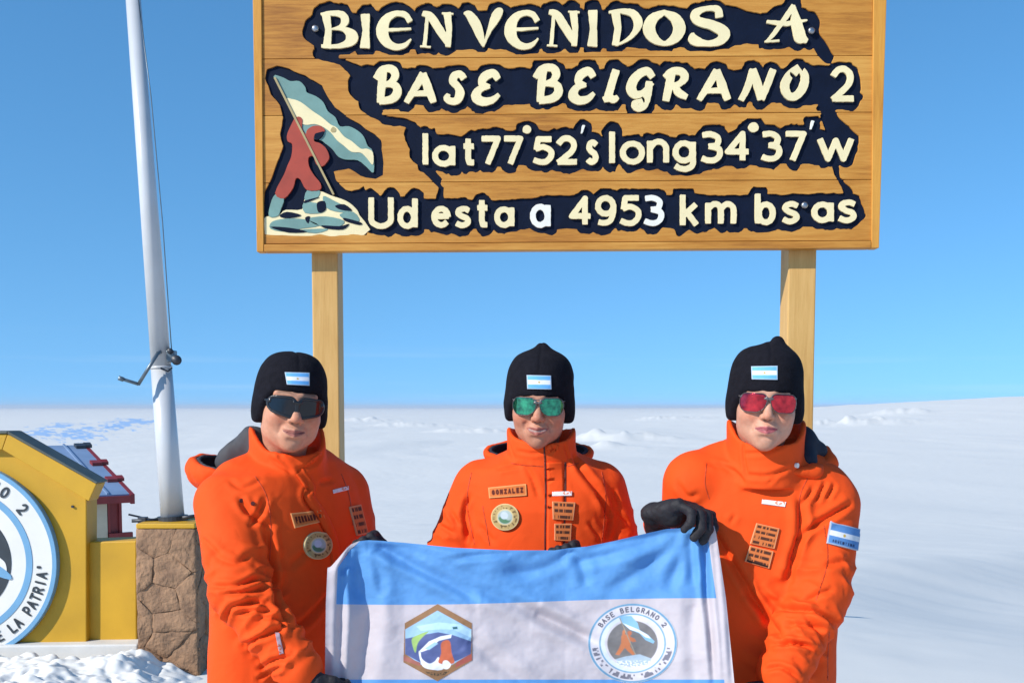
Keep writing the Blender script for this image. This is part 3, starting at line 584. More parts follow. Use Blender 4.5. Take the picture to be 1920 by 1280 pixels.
# ------------------------------------------------------------------ yellow monument, stone plinth, flagpole, hut
def gz(x, y): return float(ground_h(np.array(float(x)), np.array(float(y))))
def build_monument():
    MY = 6.4; xc = -73.0
    root = empty('yellow_monument', (float(P(xc, 1215, MY)[0]), MY+.15, 0.0))
    tag(root, 'yellow gabled masonry monument carrying a round white emblem', 'monument')
    half = [(xc, 826), (23-12, 826), (168, 920), (162, 930), (162, 1240)]
    pts = half+[(2*xc-x, y) for x, y in half[::-1] if x != xc]
    f = [P(x, y, MY) for x, y in pts]; zb = -0.1
    for p in f: p[2] = max(p[2], zb)
    b = [p+np.array([0, .17, 0]) for p in f]
    MB().hexa(f, b).build('wall', MT['yellow'], root, bevel=.006)
    # sloping trim boards and flashing
    def trim(a, b_, c, d, y0, y1, nm, mt):
        q = [P(*p, MY) for p in (a, b_, c, d)]
        MB().hexa([p+np.array([0, y0, 0]) for p in q], [p+np.array([0, y1, 0]) for p in q]).build(nm, mt, root, bevel=.004)
    mir = lambda p: (2*xc-p[0], p[1])
    a, b_, c, d = (21, 813), (186, 906), (172, 938), (11, 842)
    trim(a, b_, c, d, -.045, .10, 'trim_board', MT['yellow']); trim(mir(b_), mir(a), mir(d), mir(c), -.045, .10, 'trim_board', MT['yellow'])
    trim(mir((20.3, 813)), (20.3, 813), (10.3, 842), mir((10.3, 842)), -.045, .10, 'trim_board', MT['yellow'])
    a2, b2 = (23, 807.5), (190, 902.5)
    trim(a2, b2, (186.5, 905.4), (21.2, 812.4), -.055, .115, 'flashing', MT['flashing']); trim(mir(b2), mir(a2), mir((21.2, 812.4)), mir((186.5, 905.4)), -.055, .115, 'flashing', MT['flashing'])
    trim(mir((22.5, 807.5)), (22.5, 807.5), (20.6, 812.4), mir((20.6, 812.4)), -.055, .115, 'flashing', MT['flashing'])
    # emblem: a thick white disc with rings and lettering
    disc = empty('round_emblem', tuple(P(xc, 1050, MY-.02))); disc.parent = root; disc.matrix_parent_inverse = root.matrix_world.inverted()
    tag(disc, 'round white emblem with blue rings and dark lettering')
    C = P(xc, 1050, MY); R0 = M(185, MY)
    def ring(r0, r1, y0, y1, nm, mt, n=96, bev=.003):
        V = []; F = []
        for k in range(n):
            t = 2*math.pi*k/n; c_, s_ = math.cos(t), math.sin(t)
            for r, y in ((r0, y1), (r0, y0+bev), (max(r0-bev, 1e-4) if False else r0, y0), (r1-bev, y0), (r1, y0+bev), (r1, y1)): V.append((C[0]+r*c_, MY+y, C[2]+r*s_))
        for k in range(n):
            for j in range(6):
                F.append((k*6+j, k*6+(j+1) % 6, ((k+1) % n)*6+(j+1) % 6, ((k+1) % n)*6+j))
        m = MB(); m.add(V, F); return m.build(nm, mt, disc, False)
    ring(.001, R0, -.045, -.002, 'disc', MT['disc_white']); ring(R0*.965, R0*1.012, -.049, -.004, 'rim', MT['disc_blue'])
    ring(R0*.70, R0*.765, -.0485, -.040, 'ring', MT['disc_blue'], bev=.001); ring(.002, R0*.55, -.0485, -.040, 'picture_ground', MT['disc_dark'], bev=.001)
    pxr = 185.0
    T = lambda x, y: np.stack([C[0]+x*R0/pxr, MY-.045+0*x, C[2]-y*R0/pxr], -1)
    def flat(nm, poly, mt, th): plate(nm, [np.array(poly, float)], T, th, MT[mt], disc, back=-.0005)
    flat('mountain', spl([(-98, 10), (-70, -20), (-40, -60), (-10, -30), (20, -55), (48, -38), (60, -22), (84, -5), (92, 6), (90, 22), (60, 8), (20, 0), (-40, 20), (-90, 30)], 3, True)[:-1, :2], 'disc_white', .0065)
    flat('sea_band', spl([(-95, 30), (-40, 15), (10, -18), (50, -10), (80, 8), (99, 24), (98, 34), (60, 22), (20, 10), (-30, 35), (-90, 46)], 3, True)[:-1, :2], 'disc_blue', .0072)
    for k in range(14):                                       # pale rock streaks
        x = -80+12.5*k; y = 62+18*math.sin(k*2.1)
        if math.hypot(x, y+12) < 94: flat('rock_streak', [(x-3, y-12), (x+3, y-14), (x+5, y+9), (x-1, y+12)], 'disc_white', .0065)
    def arc_text(txt, r, size, a_start, a_end, outward, mt):
        n = len(txt)
        for i, ch in enumerate(txt):
            if ch == ' ': continue
            a = a_start+(a_end-a_start)*i/max(n-1, 1); t = math.radians(a)
            w = size*(.62 if ch not in 'I"' else .3); st = place(G[ch], -w/2, w/2, -size/2, size/2, size*.085)
            gx = np.arange(-size*.75, size*.75, .45); A, B = np.meshgrid(gx, gx); d = np.full(A.shape, 1e9)
            for s in st: d = np.minimum(d, seg_sdf(A, B, s))
            lo = contours(d, gx[0], gx[0], .45, .12)
            ux, uy = (math.cos(t), -math.sin(t)); 
            if not outward: ux, uy = -ux, -uy
            lo = [np.stack([r*math.cos(t)+l[:, 0]*(-uy)-l[:, 1]*ux, -r*math.sin(t)+l[:, 0]*ux-l[:, 1]*uy], -1) for l in lo]
            plate('letter', lo, T, .0055, MT[mt], disc, back=-.0006)
    arc_text('BASE BELGRANO 2', 160, 23, 151, 38, True, 'disc_dark')
    arc_text('O DE LA PATRIA"', 160, 21, -78, -4, False, 'disc_dark')
    # small bolt
    c = P(137, 949, MY); MB().tube([c+np.array([0, .001, 0]), c+np.array([0, -.012, 0])], .008, 10).build('bolt', MT['dark_metal'], root)
    # low wall between monument and plinth
    lw = empty('low_wall', (float(P(213, 1200, 6.62)[0]), 6.7, 0)); tag(lw, 'low yellow painted wall between the monument and the stone plinth', 'wall')
    q = [P(a, b, MY+.05) for a, b in ((150, 1016), (256, 1013), (256, 1240), (150, 1240))]
    for p in q[2:]: p[2] = -.1
    MB().hexa(q, [p+np.array([0, .22, 0]) for p in q]).build('wall', MT['yellow'], lw, bevel=.008)
    # pale kerb under both
    kb = MB(); q = [P(a, b, 6.31) for a, b in ((-330, 1214), (258, 1207), (258, 1240), (-330, 1240))]; 
    for p in q[2:]: p[2] = -.1
    kb.hexa(q, [p+np.array([0, .5, 0]) for p in q]); o = kb.build('plinth_slab', mat('pale_concrete', (.66, .65, .62), .8, .15, 6, bump=.3), None, bevel=.01)
    tag(o, 'pale concrete slab under the yellow monument', 'slab')
build_monument()

def build_plinth():
    PY = 6.25
    x0 = float(P(256, 1100, PY)[0]); x1 = float(P(368, 1100, PY)[0]); zt = float(P(300, 988, PY)[2]); zb = -.12; dp = .42
    root = empty('stone_plinth', ((x0+x1)/2, PY+dp/2, 0)); tag(root, 'square rough stone plinth with yellow painted top at the flagpole foot', 'plinth')
    MB().box(((x0+x1)/2, PY+dp/2, (zt+zb)/2), (x1-x0-.03, dp-.03, zt-zb-.01)).build('core', MT['mortar'], root, bevel=.01)
    m = MB().box(((x0+x1)/2, PY+dp/2, zt+.006), (x1-x0-.005, dp-.01, .03)); m.build('top_cap', MT['yellow'], root, bevel=.006)
    def clip(poly, m, d):                                       # keep the side of the half plane nearer -d
        out = []
        for p, q in zip(poly, np.roll(poly, -1, 0)):
            a_, b_ = np.dot(p-m, d), np.dot(q-m, d)
            if a_ <= 0: out.append(p)
            if a_*b_ < 0: out.append(p+(q-p)*a_/(a_-b_))
        return np.array(out)
    def stones(o, u, v, nrm, W, H, seed, cols, nrow):
        rs = np.random.RandomState(seed)
        S = np.array([((i+.5+rs.uniform(-.3, .3)+(.28 if j % 2 else -.22))*W/cols, (j+.5+rs.uniform(-.42, .42))*H/nrow) for j in range(nrow) for i in range(cols)])
        for k, s in enumerate(S):
            poly = np.array([(0, 0), (W, 0), (W, H), (0, H)], float)
            for l, t in enumerate(S):
                if l != k and len(poly): 
                    d = t-s; dn = d/np.linalg.norm(d); poly = clip(poly, (s+t)/2-dn*.0002, d)
            if len(poly) < 3: continue
            P2 = []
            for p, q in zip(poly, np.roll(poly, -1, 0)):
                n = max(1, int(np.hypot(*(q-p))/.028))
                for i in range(n):
                    w = p+(q-p)*i/n; w = w+rs.uniform(-.004, .004, 2)*(i > 0); P2.append(np.clip(w, (.0, .0), (W, H)))
            P2 = np.array(P2); cxm = P2.mean(0); V = []; N = len(P2); th = rs.uniform(.009, .018); tl = rs.uniform(-.06, .06, 2)
            for ri, (sc, hh) in enumerate(((1, -.03), (1, th*.85), (.96, th), (.75, th+.002), (.5, th+.003), (.25, th+.003))):
                for w in P2:
                    x = cxm+(w-cxm)*sc; V.append(o+u*x[0]+v*x[1]+nrm*(hh+(np.dot(x-cxm, tl)+.009*float(fbm(np.array([x[0]*16, x[1]*16, seed*3.1+k]), 5, 3)))*(ri > 0)))
            V.append(o+u*cxm[0]+v*cxm[1]+nrm*(th+.003)); F = []
            for r_ in range(5):
                for i in range(N): F.append((r_*N+i, r_*N+(i+1) % N, (r_+1)*N+(i+1) % N, (r_+1)*N+i))
            for i in range(N): F.append((5*N+i, 5*N+(i+1) % N, 6*N))
            MB().add(V, F).build('stone', MT['stone'], root, True)
    A = lambda *p: np.array(p, float)
    stones(A(x0, PY+.012, zb), A(1, 0, 0), A(0, 0, 1), A(0, -1, 0), x1-x0, zt-zb-.012, 3, 2, 6)
    stones(A(x1-.012, PY+.01, zb), A(0, 1, 0), A(0, 0, 1), A(1, 0, 0), dp-.02, zt-zb-.012, 8, 2, 6)
    # flagpole
    FY = PY+.2
    fr = empty('flagpole', tuple(P(324, 975, FY))); tag(fr, 'tall white tapering metal flagpole leaning over the stone plinth', 'flagpole')
    base = PV(324, 972, FY); j = PV(302.5, 690, FY); up = (j-base).normalized(); top = base+up*3.2
    d0 = M(21.5, FY)
    MB().tube([base, base+up*((j-base).length)], [M(21.8, FY), M(19.2, FY)], 28).build('lower_tube', MT['pole'], fr, True)
    MB().tube([j-up*.004, j+up*.012], M(20.2, FY), 28).build('joint_collar', MT['pole'], fr, True)
    MB().tube([j+up*.012, top], [M(18.2, FY), M(13.0, FY)], 28).build('upper_tube', MT['pole'], fr, True)
    MB().tube([base-up*.03, base+up*.018], M(28, FY), 24).build('base_flange', MT['dark_metal'], fr, False, bevel=0)
    # crank
    c = MB(); y2 = FY-.06
    c.tube([PV(300, 660, y2), PV(296, 662, y2-.05)], .012, 10); c.tube([PV(297, 660, y2-.05), PV(259, 721, y2-.06)], .0105, 10); c.tube([PV(260, 720, y2-.06), PV(222, 708, y2-.1)], .010, 10); c.tube([PV(232, 711.5, y2-.09), PV(222, 708, y2-.1)], .014, 10)
    c.build('crank_handle', MT['grey_metal'], fr, True)
    c = MB(); c.box(PV(322, 668, FY-.01), (.05, .06, .07)); c.build('pulley_bracket', MT['grey_metal'], fr, bevel=.006)
    c = MB(); c.tube([PV(331, 675, FY-.06), PV(331, 675, FY+.0)], .03, 16); c.tube([PV(319, 658, FY-.05), PV(319, 658, FY)], .018, 14); c.build('pulley_wheel', MT['dark_metal'], fr, True)
    MB().tube([PV(301, 690, FY-.075), PV(315, 696, FY-.07), PV(322, 690, FY-.03)], .006, 8).build('strap', MT['dark_metal'], fr, True)
    MB().tube([PV(322, 660, FY-.02), PV(305, 420, FY-.02), PV(283, 180, FY-.02), PV(257, -20, FY-.02)], .0032, 6).build('halyard', MT['grey_metal'], fr, True)
    # anchor rods on top of the plinth
    for (a, b) in (((247, 976), (300, 974)), ((342, 970), (372, 966))):
        o = MB().tube([PV(*a, PY+.12), PV(*b, PY+.16)], .011, 10).build('anchor_rod', MT['dark_metal'], fr, True)
    MB().box(PV(268, 974, PY+.15), (.05, .05, .035)).build('anchor_block', MT['dark_metal'], fr, bevel=.004)
build_plinth()

def build_hut():
    HY = 30.0
    e = np.array([.8, .6, 0]); f = np.array([.6, -.8, 0]); z = np.array([0, 0, 1.])
    cr = P(243, 932, HY)                                       # right end of the near eave
    g = gz(cr[0], cr[1])-.3
    rise = 1.25; run = 4.6; Lg = 7.0
    def pt(a, b, h): return cr-e*a-f*b+z*h                      # a along eave to the left, b back up the roof, h above eave
    root = empty('red_hut', (float(cr[0]-3), float(cr[1]), g)); tag(root, 'small dark red hut with blue-grey metal roof beyond the yellow monument', 'hut')
    ez = cr[2]
    w0 = [pt(.15, .25, 0), pt(Lg-.15, .25, 0), pt(Lg-.15, 2*run-.25, 0), pt(.15, 2*run-.25, 0)]
    m = MB(); top = [p.copy() for p in w0]; bot = [p.copy() for p in w0]
    for p in bot: p[2] = g-.4
    for p in top: p[2] = ez+.05
    m.hexa(bot, top)
    for a in (.15, Lg-.35):
        m.hexa([pt(a, .3, .0), pt(a, run, rise-.12), pt(a, 2*run-.3, 0)], [pt(a+.2, .3, 0), pt(a+.2, run, rise-.12), pt(a+.2, 2*run-.3, 0)])
    m.build('wall', MT['hut_red'], root)
    nrm = np.cross(e, -f*run+z*rise); nrm /= np.linalg.norm(nrm); nrm = nrm if nrm[2] > 0 else -nrm
    for s in (0, 1):
        b0, b1 = (0, run) if s == 0 else (2*run, run)
        q = [pt(0, b0, 0), pt(Lg, b0, 0), pt(Lg, b1, rise), pt(0, b1, rise)]
        MB().hexa(q, [p+z*.10 for p in q]).build('roof', MT['hut_roof'], root)
    # raised seams on the near roof plane
    for k in range(1, 12):
        a = Lg*k/12; q = [pt(a-.03, .02, .102), pt(a+.03, .02, .102), pt(a+.03, run-.02, rise+.102), pt(a-.03, run-.02, rise+.102)]
        MB().hexa(q, [p+z*.05 for p in q]).build('roof_seam', MT['hut_roof'], root)
    # red barge board, snow-guard brackets and corner trim
    q = [pt(-.12, -.08, -.18), pt(-.002, -.08, -.18), pt(-.002, run, rise-.16), pt(-.12, run, rise-.16)]
    MB().hexa(q, [p+z*.27 for p in q]).build('barge_board', MT['hut_red'], root)
    q = [pt(0.002, -.12, -.14), pt(Lg, -.12, -.14), pt(Lg, -.003, -.14), pt(.002, -.003, -.14)]
    MB().hexa(q, [p+z*.2 for p in q]).build('eave_board', MT['hut_red'], root)
    for b in (1.0, 2.5, 4.2):
        h = rise*b/run
        m = MB(); q = [pt(.02, b, h+.11), pt(.30, b, h+.11), pt(.30, b+.30, h+.18), pt(.02, b+.30, h+.18)]; m.hexa(q, [p+z*.09 for p in q])
        m.hexa([pt(-.2, b+.1, h+.12), pt(.02, b+.1, h+.12), pt(.02, b+.3, h+.2), pt(-.2, b+.3, h+.2)], [p+z*.09 for p in [pt(-.2, b+.1, h+.12), pt(.02, b+.1, h+.12), pt(.02, b+.3, h+.2), pt(-.2, b+.3, h+.2)]])
        m.build('roof_bracket', MT['hut_red'] if b < 3.9 else MT['dark_metal'], root)
    q = [pt(.58, .16, 0.04), pt(1.25, .16, .04), pt(1.25, .245, .04), pt(.58, .245, .04)]
    lo = [p.copy() for p in q]
    for p in lo: p[2] = ez-1.75
    MB().hexa(lo, q).build('door', MT['hut_cream'], root)
    for a in (.18, .49):
        q = [pt(a, .17, 0.0), pt(a+.07, .17, .0), pt(a+.07, .245, .0), pt(a, .245, .0)]; lo = [p.copy() for p in q]
        for p in lo: p[2] = g-.4
        MB().hexa(lo, q).build('wall_batten', MT['hut_red'], root)
    q = [pt(-.1, .1, 0), pt(.56, .1, 0), pt(.56, .245, 0), pt(-.1, .245, 0)]; lo = [p.copy() for p in q]
    for p, r in zip(q, lo): p[2] = ez-1.0; r[2] = ez-1.25
    MB().hexa(lo, q).build('sill_board', MT['hut_red'], root)
    MB().tube([pt(-.02, .2, -.5), pt(-1.6, 0, -.95), pt(-2.2, .2, -1.5)], .03, 6).build('guy_wire', MT['dark_metal'], root, True)
build_hut()
# ------------------------------------------------------------------ sculpting: distance fields turned into one continuous surface
def smin(a, b, k):
    if k <= 0: return np.minimum(a, b)
    h = np.clip(.5+.5*(b-a)/k, 0, 1); return b+(a-b)*h-k*h*(1-h)
def smax(a, b, k): return -smin(-a, -b, k)
def rcone(X, Y, Z, a, b, ra, rb):
    d = [b[i]-a[i] for i in range(3)]; L = sum(q*q for q in d)+1e-12
    t = np.clip(((X-a[0])*d[0]+(Y-a[1])*d[1]+(Z-a[2])*d[2])/L, 0, 1)
    return np.sqrt((X-a[0]-t*d[0])**2+(Y-a[1]-t*d[1])**2+(Z-a[2]-t*d[2])**2)-(ra+(rb-ra)*t)
def ellipsoid(X, Y, Z, c, r, yaw=0.0):
    x, y, z = X-c[0], Y-c[1], Z-c[2]
    if yaw: cs, sn = math.cos(yaw), math.sin(yaw); x, y = x*cs+y*sn, -x*sn+y*cs
    k = np.sqrt((x/r[0])**2+(y/r[1])**2+(z/r[2])**2); g = np.sqrt((x/r[0]**2)**2+(y/r[1]**2)**2+(z/r[2]**2)**2)+1e-9
    return k*(k-1)/g
class Field:
    def __init__(s, lo, hi, h):
        s.lo = np.array(lo, float); s.h = h; n = np.ceil((np.array(hi)-s.lo)/h).astype(int)+1
        s.ax = [s.lo[i]+h*np.arange(n[i]) for i in range(3)]; s.F = np.full(tuple(n), 1.0, np.float32)
    def sub(s, lo, hi):
        sl = tuple(slice(max(0, int(np.searchsorted(s.ax[i], lo[i]))), int(np.searchsorted(s.ax[i], hi[i]))) for i in range(3))
        return sl, np.meshgrid(*[s.ax[i][sl[i]].astype(np.float32) for i in range(3)], indexing='ij', sparse=True)
    def op(s, lo, hi, fn, k=0.0, mode='add'):
        sl, (X, Y, Z) = s.sub(lo, hi)
        if 0 in s.F[sl].shape: return s
        d = np.asarray(fn(X, Y, Z), np.float32)
        s.F[sl] = smin(s.F[sl], d, k) if mode == 'add' else (smax(s.F[sl], -d, k) if mode == 'cut' else smax(s.F[sl], d, k)); return s
    def cone(s, a, b, ra, rb, k=.0, mode='add', pad=.05):
        a = np.array(a, float); b = np.array(b, float); r = max(ra, rb)+pad+k
        return s.op(np.minimum(a, b)-r, np.maximum(a, b)+r, lambda X, Y, Z: rcone(X, Y, Z, a, b, ra, rb), k, mode)
    def ell(s, c, r, k=.0, mode='add', yaw=0, pad=.05):
        R = max(r) if yaw else 0; q = np.maximum(np.array(r, float), R)+pad+k; c = np.array(c, float)
        return s.op(c-q, c+q, lambda X, Y, Z: ellipsoid(X, Y, Z, c, r, yaw), k, mode)
    def all(s, fn, k=0.0, mode='add'): return s.op(s.lo-1, s.lo+99, fn, k, mode)
    def surface(s):
        """surface nets -> V, quads (outward)"""
        F = s.F.astype(np.float32).copy(); F[0] = F[-1] = 1; F[:, 0] = F[:, -1] = 1; F[:, :, 0] = F[:, :, -1] = 1
        F[F == 0] = 1e-7; ins = F < 0
        c = np.zeros(tuple(np.array(F.shape)-1), np.int8); sh = c.shape
        for dx in (0, 1):
            for dy in (0, 1):
                for dz in (0, 1): c += ins[dx:dx+sh[0], dy:dy+sh[1], dz:dz+sh[2]]
        act = np.argwhere((c > 0) & (c < 8)); idx = np.full(sh, -1, np.int32); idx[tuple(act.T)] = np.arange(len(act))
        S = np.zeros((len(act), 3)); W = np.zeros(len(act))
        cor = [(a, b, d) for a in (0, 1) for b in (0, 1) for d in (0, 1)]; val = {q: F[act[:, 0]+q[0], act[:, 1]+q[1], act[:, 2]+q[2]] for q in cor}
        for q in cor:
            for axx in range(3):
                if q[axx] == 0:
                    r = list(q); r[axx] = 1; r = tuple(r); a, b = val[q], val[r]; m = (a < 0) != (b < 0)
                    t = np.where(m, a/np.where(m, a-b, 1), 0)
                    for i in range(3): S[:, i] += np.where(m, q[i]+(t if i == axx else 0), 0)
                    W += m
        V = (act+S/W[:, None])*s.h+s.lo
        Q = []
        for axx in range(3):
            o1, o2 = (axx+1) % 3, (axx+2) % 3
            sl0 = [slice(1, -1)]*3; sl1 = [slice(1, -1)]*3; sl0[axx] = slice(0, -1); sl1[axx] = slice(1, None)
            a, b = ins[tuple(sl0)], ins[tuple(sl1)]
            for flip, mk in ((False, a & ~b), (True, ~a & b)):
                e = np.argwhere(mk); 
                for i in range(3):
                    if i != axx: e[:, i] += 1
                def cell(d1, d2):
                    q = e.copy(); q[:, o1] += d1; q[:, o2] += d2; return idx[q[:, 0], q[:, 1], q[:, 2]]
                quad = np.stack([cell(-1, -1), cell(0, -1), cell(0, 0), cell(-1, 0)], -1)
                Q.append(quad[:, ::-1] if flip else quad)
        return V, np.concatenate(Q)
def relax(V, Q, it=2, lam=.5):
    for _ in range(it):
        S = np.zeros_like(V); W = np.zeros(len(V))
        for i in range(4):
            a, b = Q[:, i], Q[:, (i+1) % 4]; np.add.at(S, a, V[b]); np.add.at(S, b, V[a]); np.add.at(W, a, 1); np.add.at(W, b, 1)
        V = V+lam*(S/np.maximum(W, 1)[:, None]-V)
    return V
def normals(V, Q):
    n = np.cross(V[Q[:, 2]]-V[Q[:, 0]], V[Q[:, 3]]-V[Q[:, 1]]); N = np.zeros_like(V)
    for i in range(4): np.add.at(N, Q[:, i], n)
    return N/np.maximum(np.linalg.norm(N, axis=1, keepdims=True), 1e-12)
def tree(V, Q): return BVHTree.FromPolygons([tuple(v) for v in V.tolist()], [tuple(q) for q in Q.tolist()])
CAMP = Vector((0, 0, EYE))
def hit(tr, px, py):
    """where the surface lies along the line from the photographer's eye: used to find the spot for seams and patches on the cloth"""
    d = (PV(px, py, 1.0)-CAMP).normalized(); h = tr.ray_cast(CAMP, d); return h
def hits(tr, px, py):
    P_, N_ = [], []
    for a, b in zip(px, py):
        h = hit(tr, a, b)
        if h[0] is None: P_.append((np.nan,)*3); N_.append((0, -1, 0))
        else: P_.append(tuple(h[0])); N_.append(tuple(h[1]))
    return np.array(P_), np.array(N_)
def crease(V, tr, line, amp, w, ridge=.6, side=0):
    """press a fold into the cloth along a pixel line; the cloth bulges beside it"""
    s = spl([(x, y) for x, y in line], 6); p, _ = hits(tr, s[:, 0], s[:, 1]); p = p[~np.isnan(p[:, 0])]
    if len(p) < 2: return np.zeros(len(V))
    bb = (V > p.min(0)-5*w).all(1) & (V < p.max(0)+5*w).all(1); out = np.zeros(len(V)); q = V[bb]; D = np.full(len(q), 1e9); T = np.zeros(len(q))
    for i, (a, b) in enumerate(zip(p[:-1], p[1:])):
        d = b-a; L = d@d+1e-12; t = np.clip(((q-a)@d)/L, 0, 1); dd = np.linalg.norm(q-a-t[:, None]*d, axis=1)
        m = dd < D; D = np.where(m, dd, D); T = np.where(m, (i+t)/(len(p)-1), T)
    env = np.clip(np.minimum(T, 1-T)*5, 0, 1)**.7; env = .25+.75*env
    out[bb] = env*amp*(-np.exp(-(D/(.85*w))**1.3)+ridge*np.exp(-((D-2.0*w)/(1.2*w))**2)); return out
def patch(name, tr, corners, nu, nv, paint, mt, parent, lift=.002, thick=.002, round_=False):
    """a stitched patch: follows the cloth, with an edge thickness. corners = TL, TR, BR, BL pixels; paint(u, v) -> rgb; v down"""
    u, v = np.meshgrid(np.linspace(0, 1, nu), np.linspace(0, 1, nv)); c = np.array(corners, float)
    if round_:
        a, b = u*2-1, v*2-1; x = a*np.sqrt(np.maximum(1-b*b/2, 0)); y = b*np.sqrt(np.maximum(1-a*a/2, 0)); uu, vv = (x+1)/2, (y+1)/2
    else: uu, vv = u, v
    px = (c[0, 0]*(1-uu)+c[1, 0]*uu)*(1-vv)+(c[3, 0]*(1-uu)+c[2, 0]*uu)*vv; py = (c[0, 1]*(1-uu)+c[1, 1]*uu)*(1-vv)+(c[3, 1]*(1-uu)+c[2, 1]*uu)*vv
    p, n = hits(tr, px.ravel(), py.ravel())
    ok = ~np.isnan(p[:, 0])
    if not ok.all():
        if ok.sum() < 4: return None
        near = np.array([np.where(ok)[0][np.argmin((px.ravel()[ok]-a)**2+(py.ravel()[ok]-b)**2)] for a, b in zip(px.ravel()[~ok], py.ravel()[~ok])]); p[~ok] = p[near]; n[~ok] = n[near]
    pg = p.reshape(nv, nu, 3); ng = n.reshape(nv, nu, 3)
    for _ in range(4):                                         # stiff patch: smooth out small cloth bumps
        q = pg.copy(); q[1:-1, 1:-1] = .5*pg[1:-1, 1:-1]+.125*(pg[2:, 1:-1]+pg[:-2, 1:-1]+pg[1:-1, 2:]+pg[1:-1, :-2]); pg = q
    nm = ng.mean((0, 1)); nm /= np.linalg.norm(nm); ng = .5*ng+.5*nm; ng /= np.linalg.norm(ng, axis=2, keepdims=True)
    f = (pg+ng*(lift+thick)).reshape(-1, 3); b = (pg-ng*.003).reshape(-1, 3)
    col = np.asarray(paint(uu, vv), float).reshape(-1, 3)
    i, j = np.meshgrid(np.arange(nv-1), np.arange(nu-1), indexing='ij'); F = np.stack([i*nu+j, (i+1)*nu+j, (i+1)*nu+j+1, i*nu+j+1], -1).reshape(-1, 4)
    rim = [j for j in range(nu)]+[i*nu+nu-1 for i in range(1, nv)]+[(nv-1)*nu+j for j in range(nu-2, -1, -1)]+[i*nu for i in range(nv-2, 0, -1)]
    rim = np.array(rim); V = np.vstack([f, b[rim]]); n0 = len(f); m = len(rim)
    R_ = np.stack([rim, np.roll(rim, -1), n0+np.roll(np.arange(m), -1), n0+np.arange(m)], -1)
    o = mesh(name, V, np.vstack([F, R_]), mt, parent, True, np.vstack([col, col[rim]*.6])); return o
def ribbon(name, tr, line, w0, h, mt, parent, n=40):
    """raised flap or tape of half width w0 px along a pixel line"""
    s = spl([(x, y) for x, y in line], 10); k = np.linspace(0, len(s)-1, n).astype(int); s = s[k]; d = np.gradient(s[:, :2], axis=0); d /= np.linalg.norm(d, axis=1, keepdims=True)+1e-9; nn = np.stack([-d[:, 1], d[:, 0]], -1)
    rows = []
    for off, lift in ((-1.0, -.004), (-1.0, h*.8), (-.7, h), (0, h*1.1), (.7, h), (1.0, h*.8), (1.0, -.004)):
        q = s[:, :2]+nn*off*w0; p, m = hits(tr, q[:, 0], q[:, 1])
        ok = ~np.isnan(p[:, 0])
        if ok.sum() < 2: return None
        for a in range(3): p[:, a] = np.interp(np.arange(n), np.where(ok)[0], p[ok, a])
        rows.append(p+m*lift)
    V = np.array(rows).transpose(1, 0, 2).reshape(-1, 3); r = 7
    F = [(i*r+j, (i+1)*r+j, (i+1)*r+j+1, i*r+j+1) for i in range(n-1) for j in range(r-1)]
    o = mesh(name, V, np.array(F), mt, parent, True)
    bm = bmesh.new(); bm.from_mesh(o.data); bmesh.ops.recalc_face_normals(bm, faces=bm.faces); bm.to_mesh(o.data); bm.free(); return o

# prints ------------------------------------------------------------
SKYB = np.array(lin(105, 175, 230)); WH = np.array((.80, .80, .82)); GOLD = np.array((.55, .36, .06)); ORA = np.array((.70, .10, .012)); DK = np.array((.03, .012, .01))
def mixc(a, b, m): return a*(1-m[..., None])+b*m[..., None]
def paint_flag(u, v):
    c = np.where(((v > .34) & (v < .66))[..., None], WH, SKYB); c = mixc(c, GOLD, smooth(.09, .05, np.hypot((u-.5)*1.55, v-.5)))
    edge = (u < .04) | (u > .96) | (v < .06) | (v > .94); return np.where(edge[..., None], np.array((.42, .52, .62)), c)
def paint_arm_flag(u, v):
    c = np.where(((v > .36) & (v < .62))[..., None], WH*.9, np.array((.10, .24, .50))); c = mixc(c, GOLD, smooth(.09, .05, np.hypot((u-.5)*1.6, v-.49)))
    d = text_mask(u, v, 'ARGENTINA', .14, .86, .76, .9, .012); c = mixc(c, np.array((.02, .03, .08)), d)
    edge = (u < .035) | (u > .965) | (v < .05) | (v > .95); return np.where(edge[..., None], np.array((.40, .44, .52)), c)
def text_mask(u, v, txt, x0, x1, y0, y1, hw, asp=1.0):
    n = len(txt); w = (x1-x0)/n; D = np.full(u.shape, 1e9)
    for i, ch in enumerate(txt):
        if ch == ' ' or ch not in G: continue
        a = x0+i*w; m = (u > a-w) & (u < a+2*w)
        for s in place(G[ch], a+w*.1, a+w*.9, y0, y1, hw):
            d = seg_sdf(u[m], v[m], s) if m.any() else 0
            D[m] = np.minimum(D[m], d)
    return smooth(hw*.5, -hw*.3, D)
def paint_name(txt):
    def f(u, v):
        c = np.empty(u.shape+(3,)); c[:] = np.array((.62, .16, .035)); c = mixc(c, np.array((.10, .012, .006)), text_mask(u*4.2, v, txt, .3, 3.9, .26, .74, .075))
        edge = (u < .03) | (u > .97) | (v < .09) | (v > .91); return np.where(edge[..., None], np.array((.75, .30, .10)), c)
    return f
def paint_lines(rows, dark_last=False):
    def f(u, v):
        c = np.empty(u.shape+(3,)); c[:] = np.array((.62, .17, .045)); n = rows; k = np.floor(v*n); fr = v*n-k
        nz = vnoise(np.stack([u*22, k*3.7, 0*u], -1), 8)
        m = smooth(.22, .3, fr)*smooth(.82, .74, fr)*smooth(-.45, -.2, nz)*(u > .08)*(u < .92); c = mixc(c, DK, m*.92)
        if dark_last: c = mixc(c, DK*.5, smooth(.84, .86, v)*smooth(.98, .96, v)*(u > .06)*(u < .94))
        edge = (u < .03) | (u > .97) | (v < .025) | (v > .975); return np.where(edge[..., None], np.array((.75, .34, .16)), c)
    return f
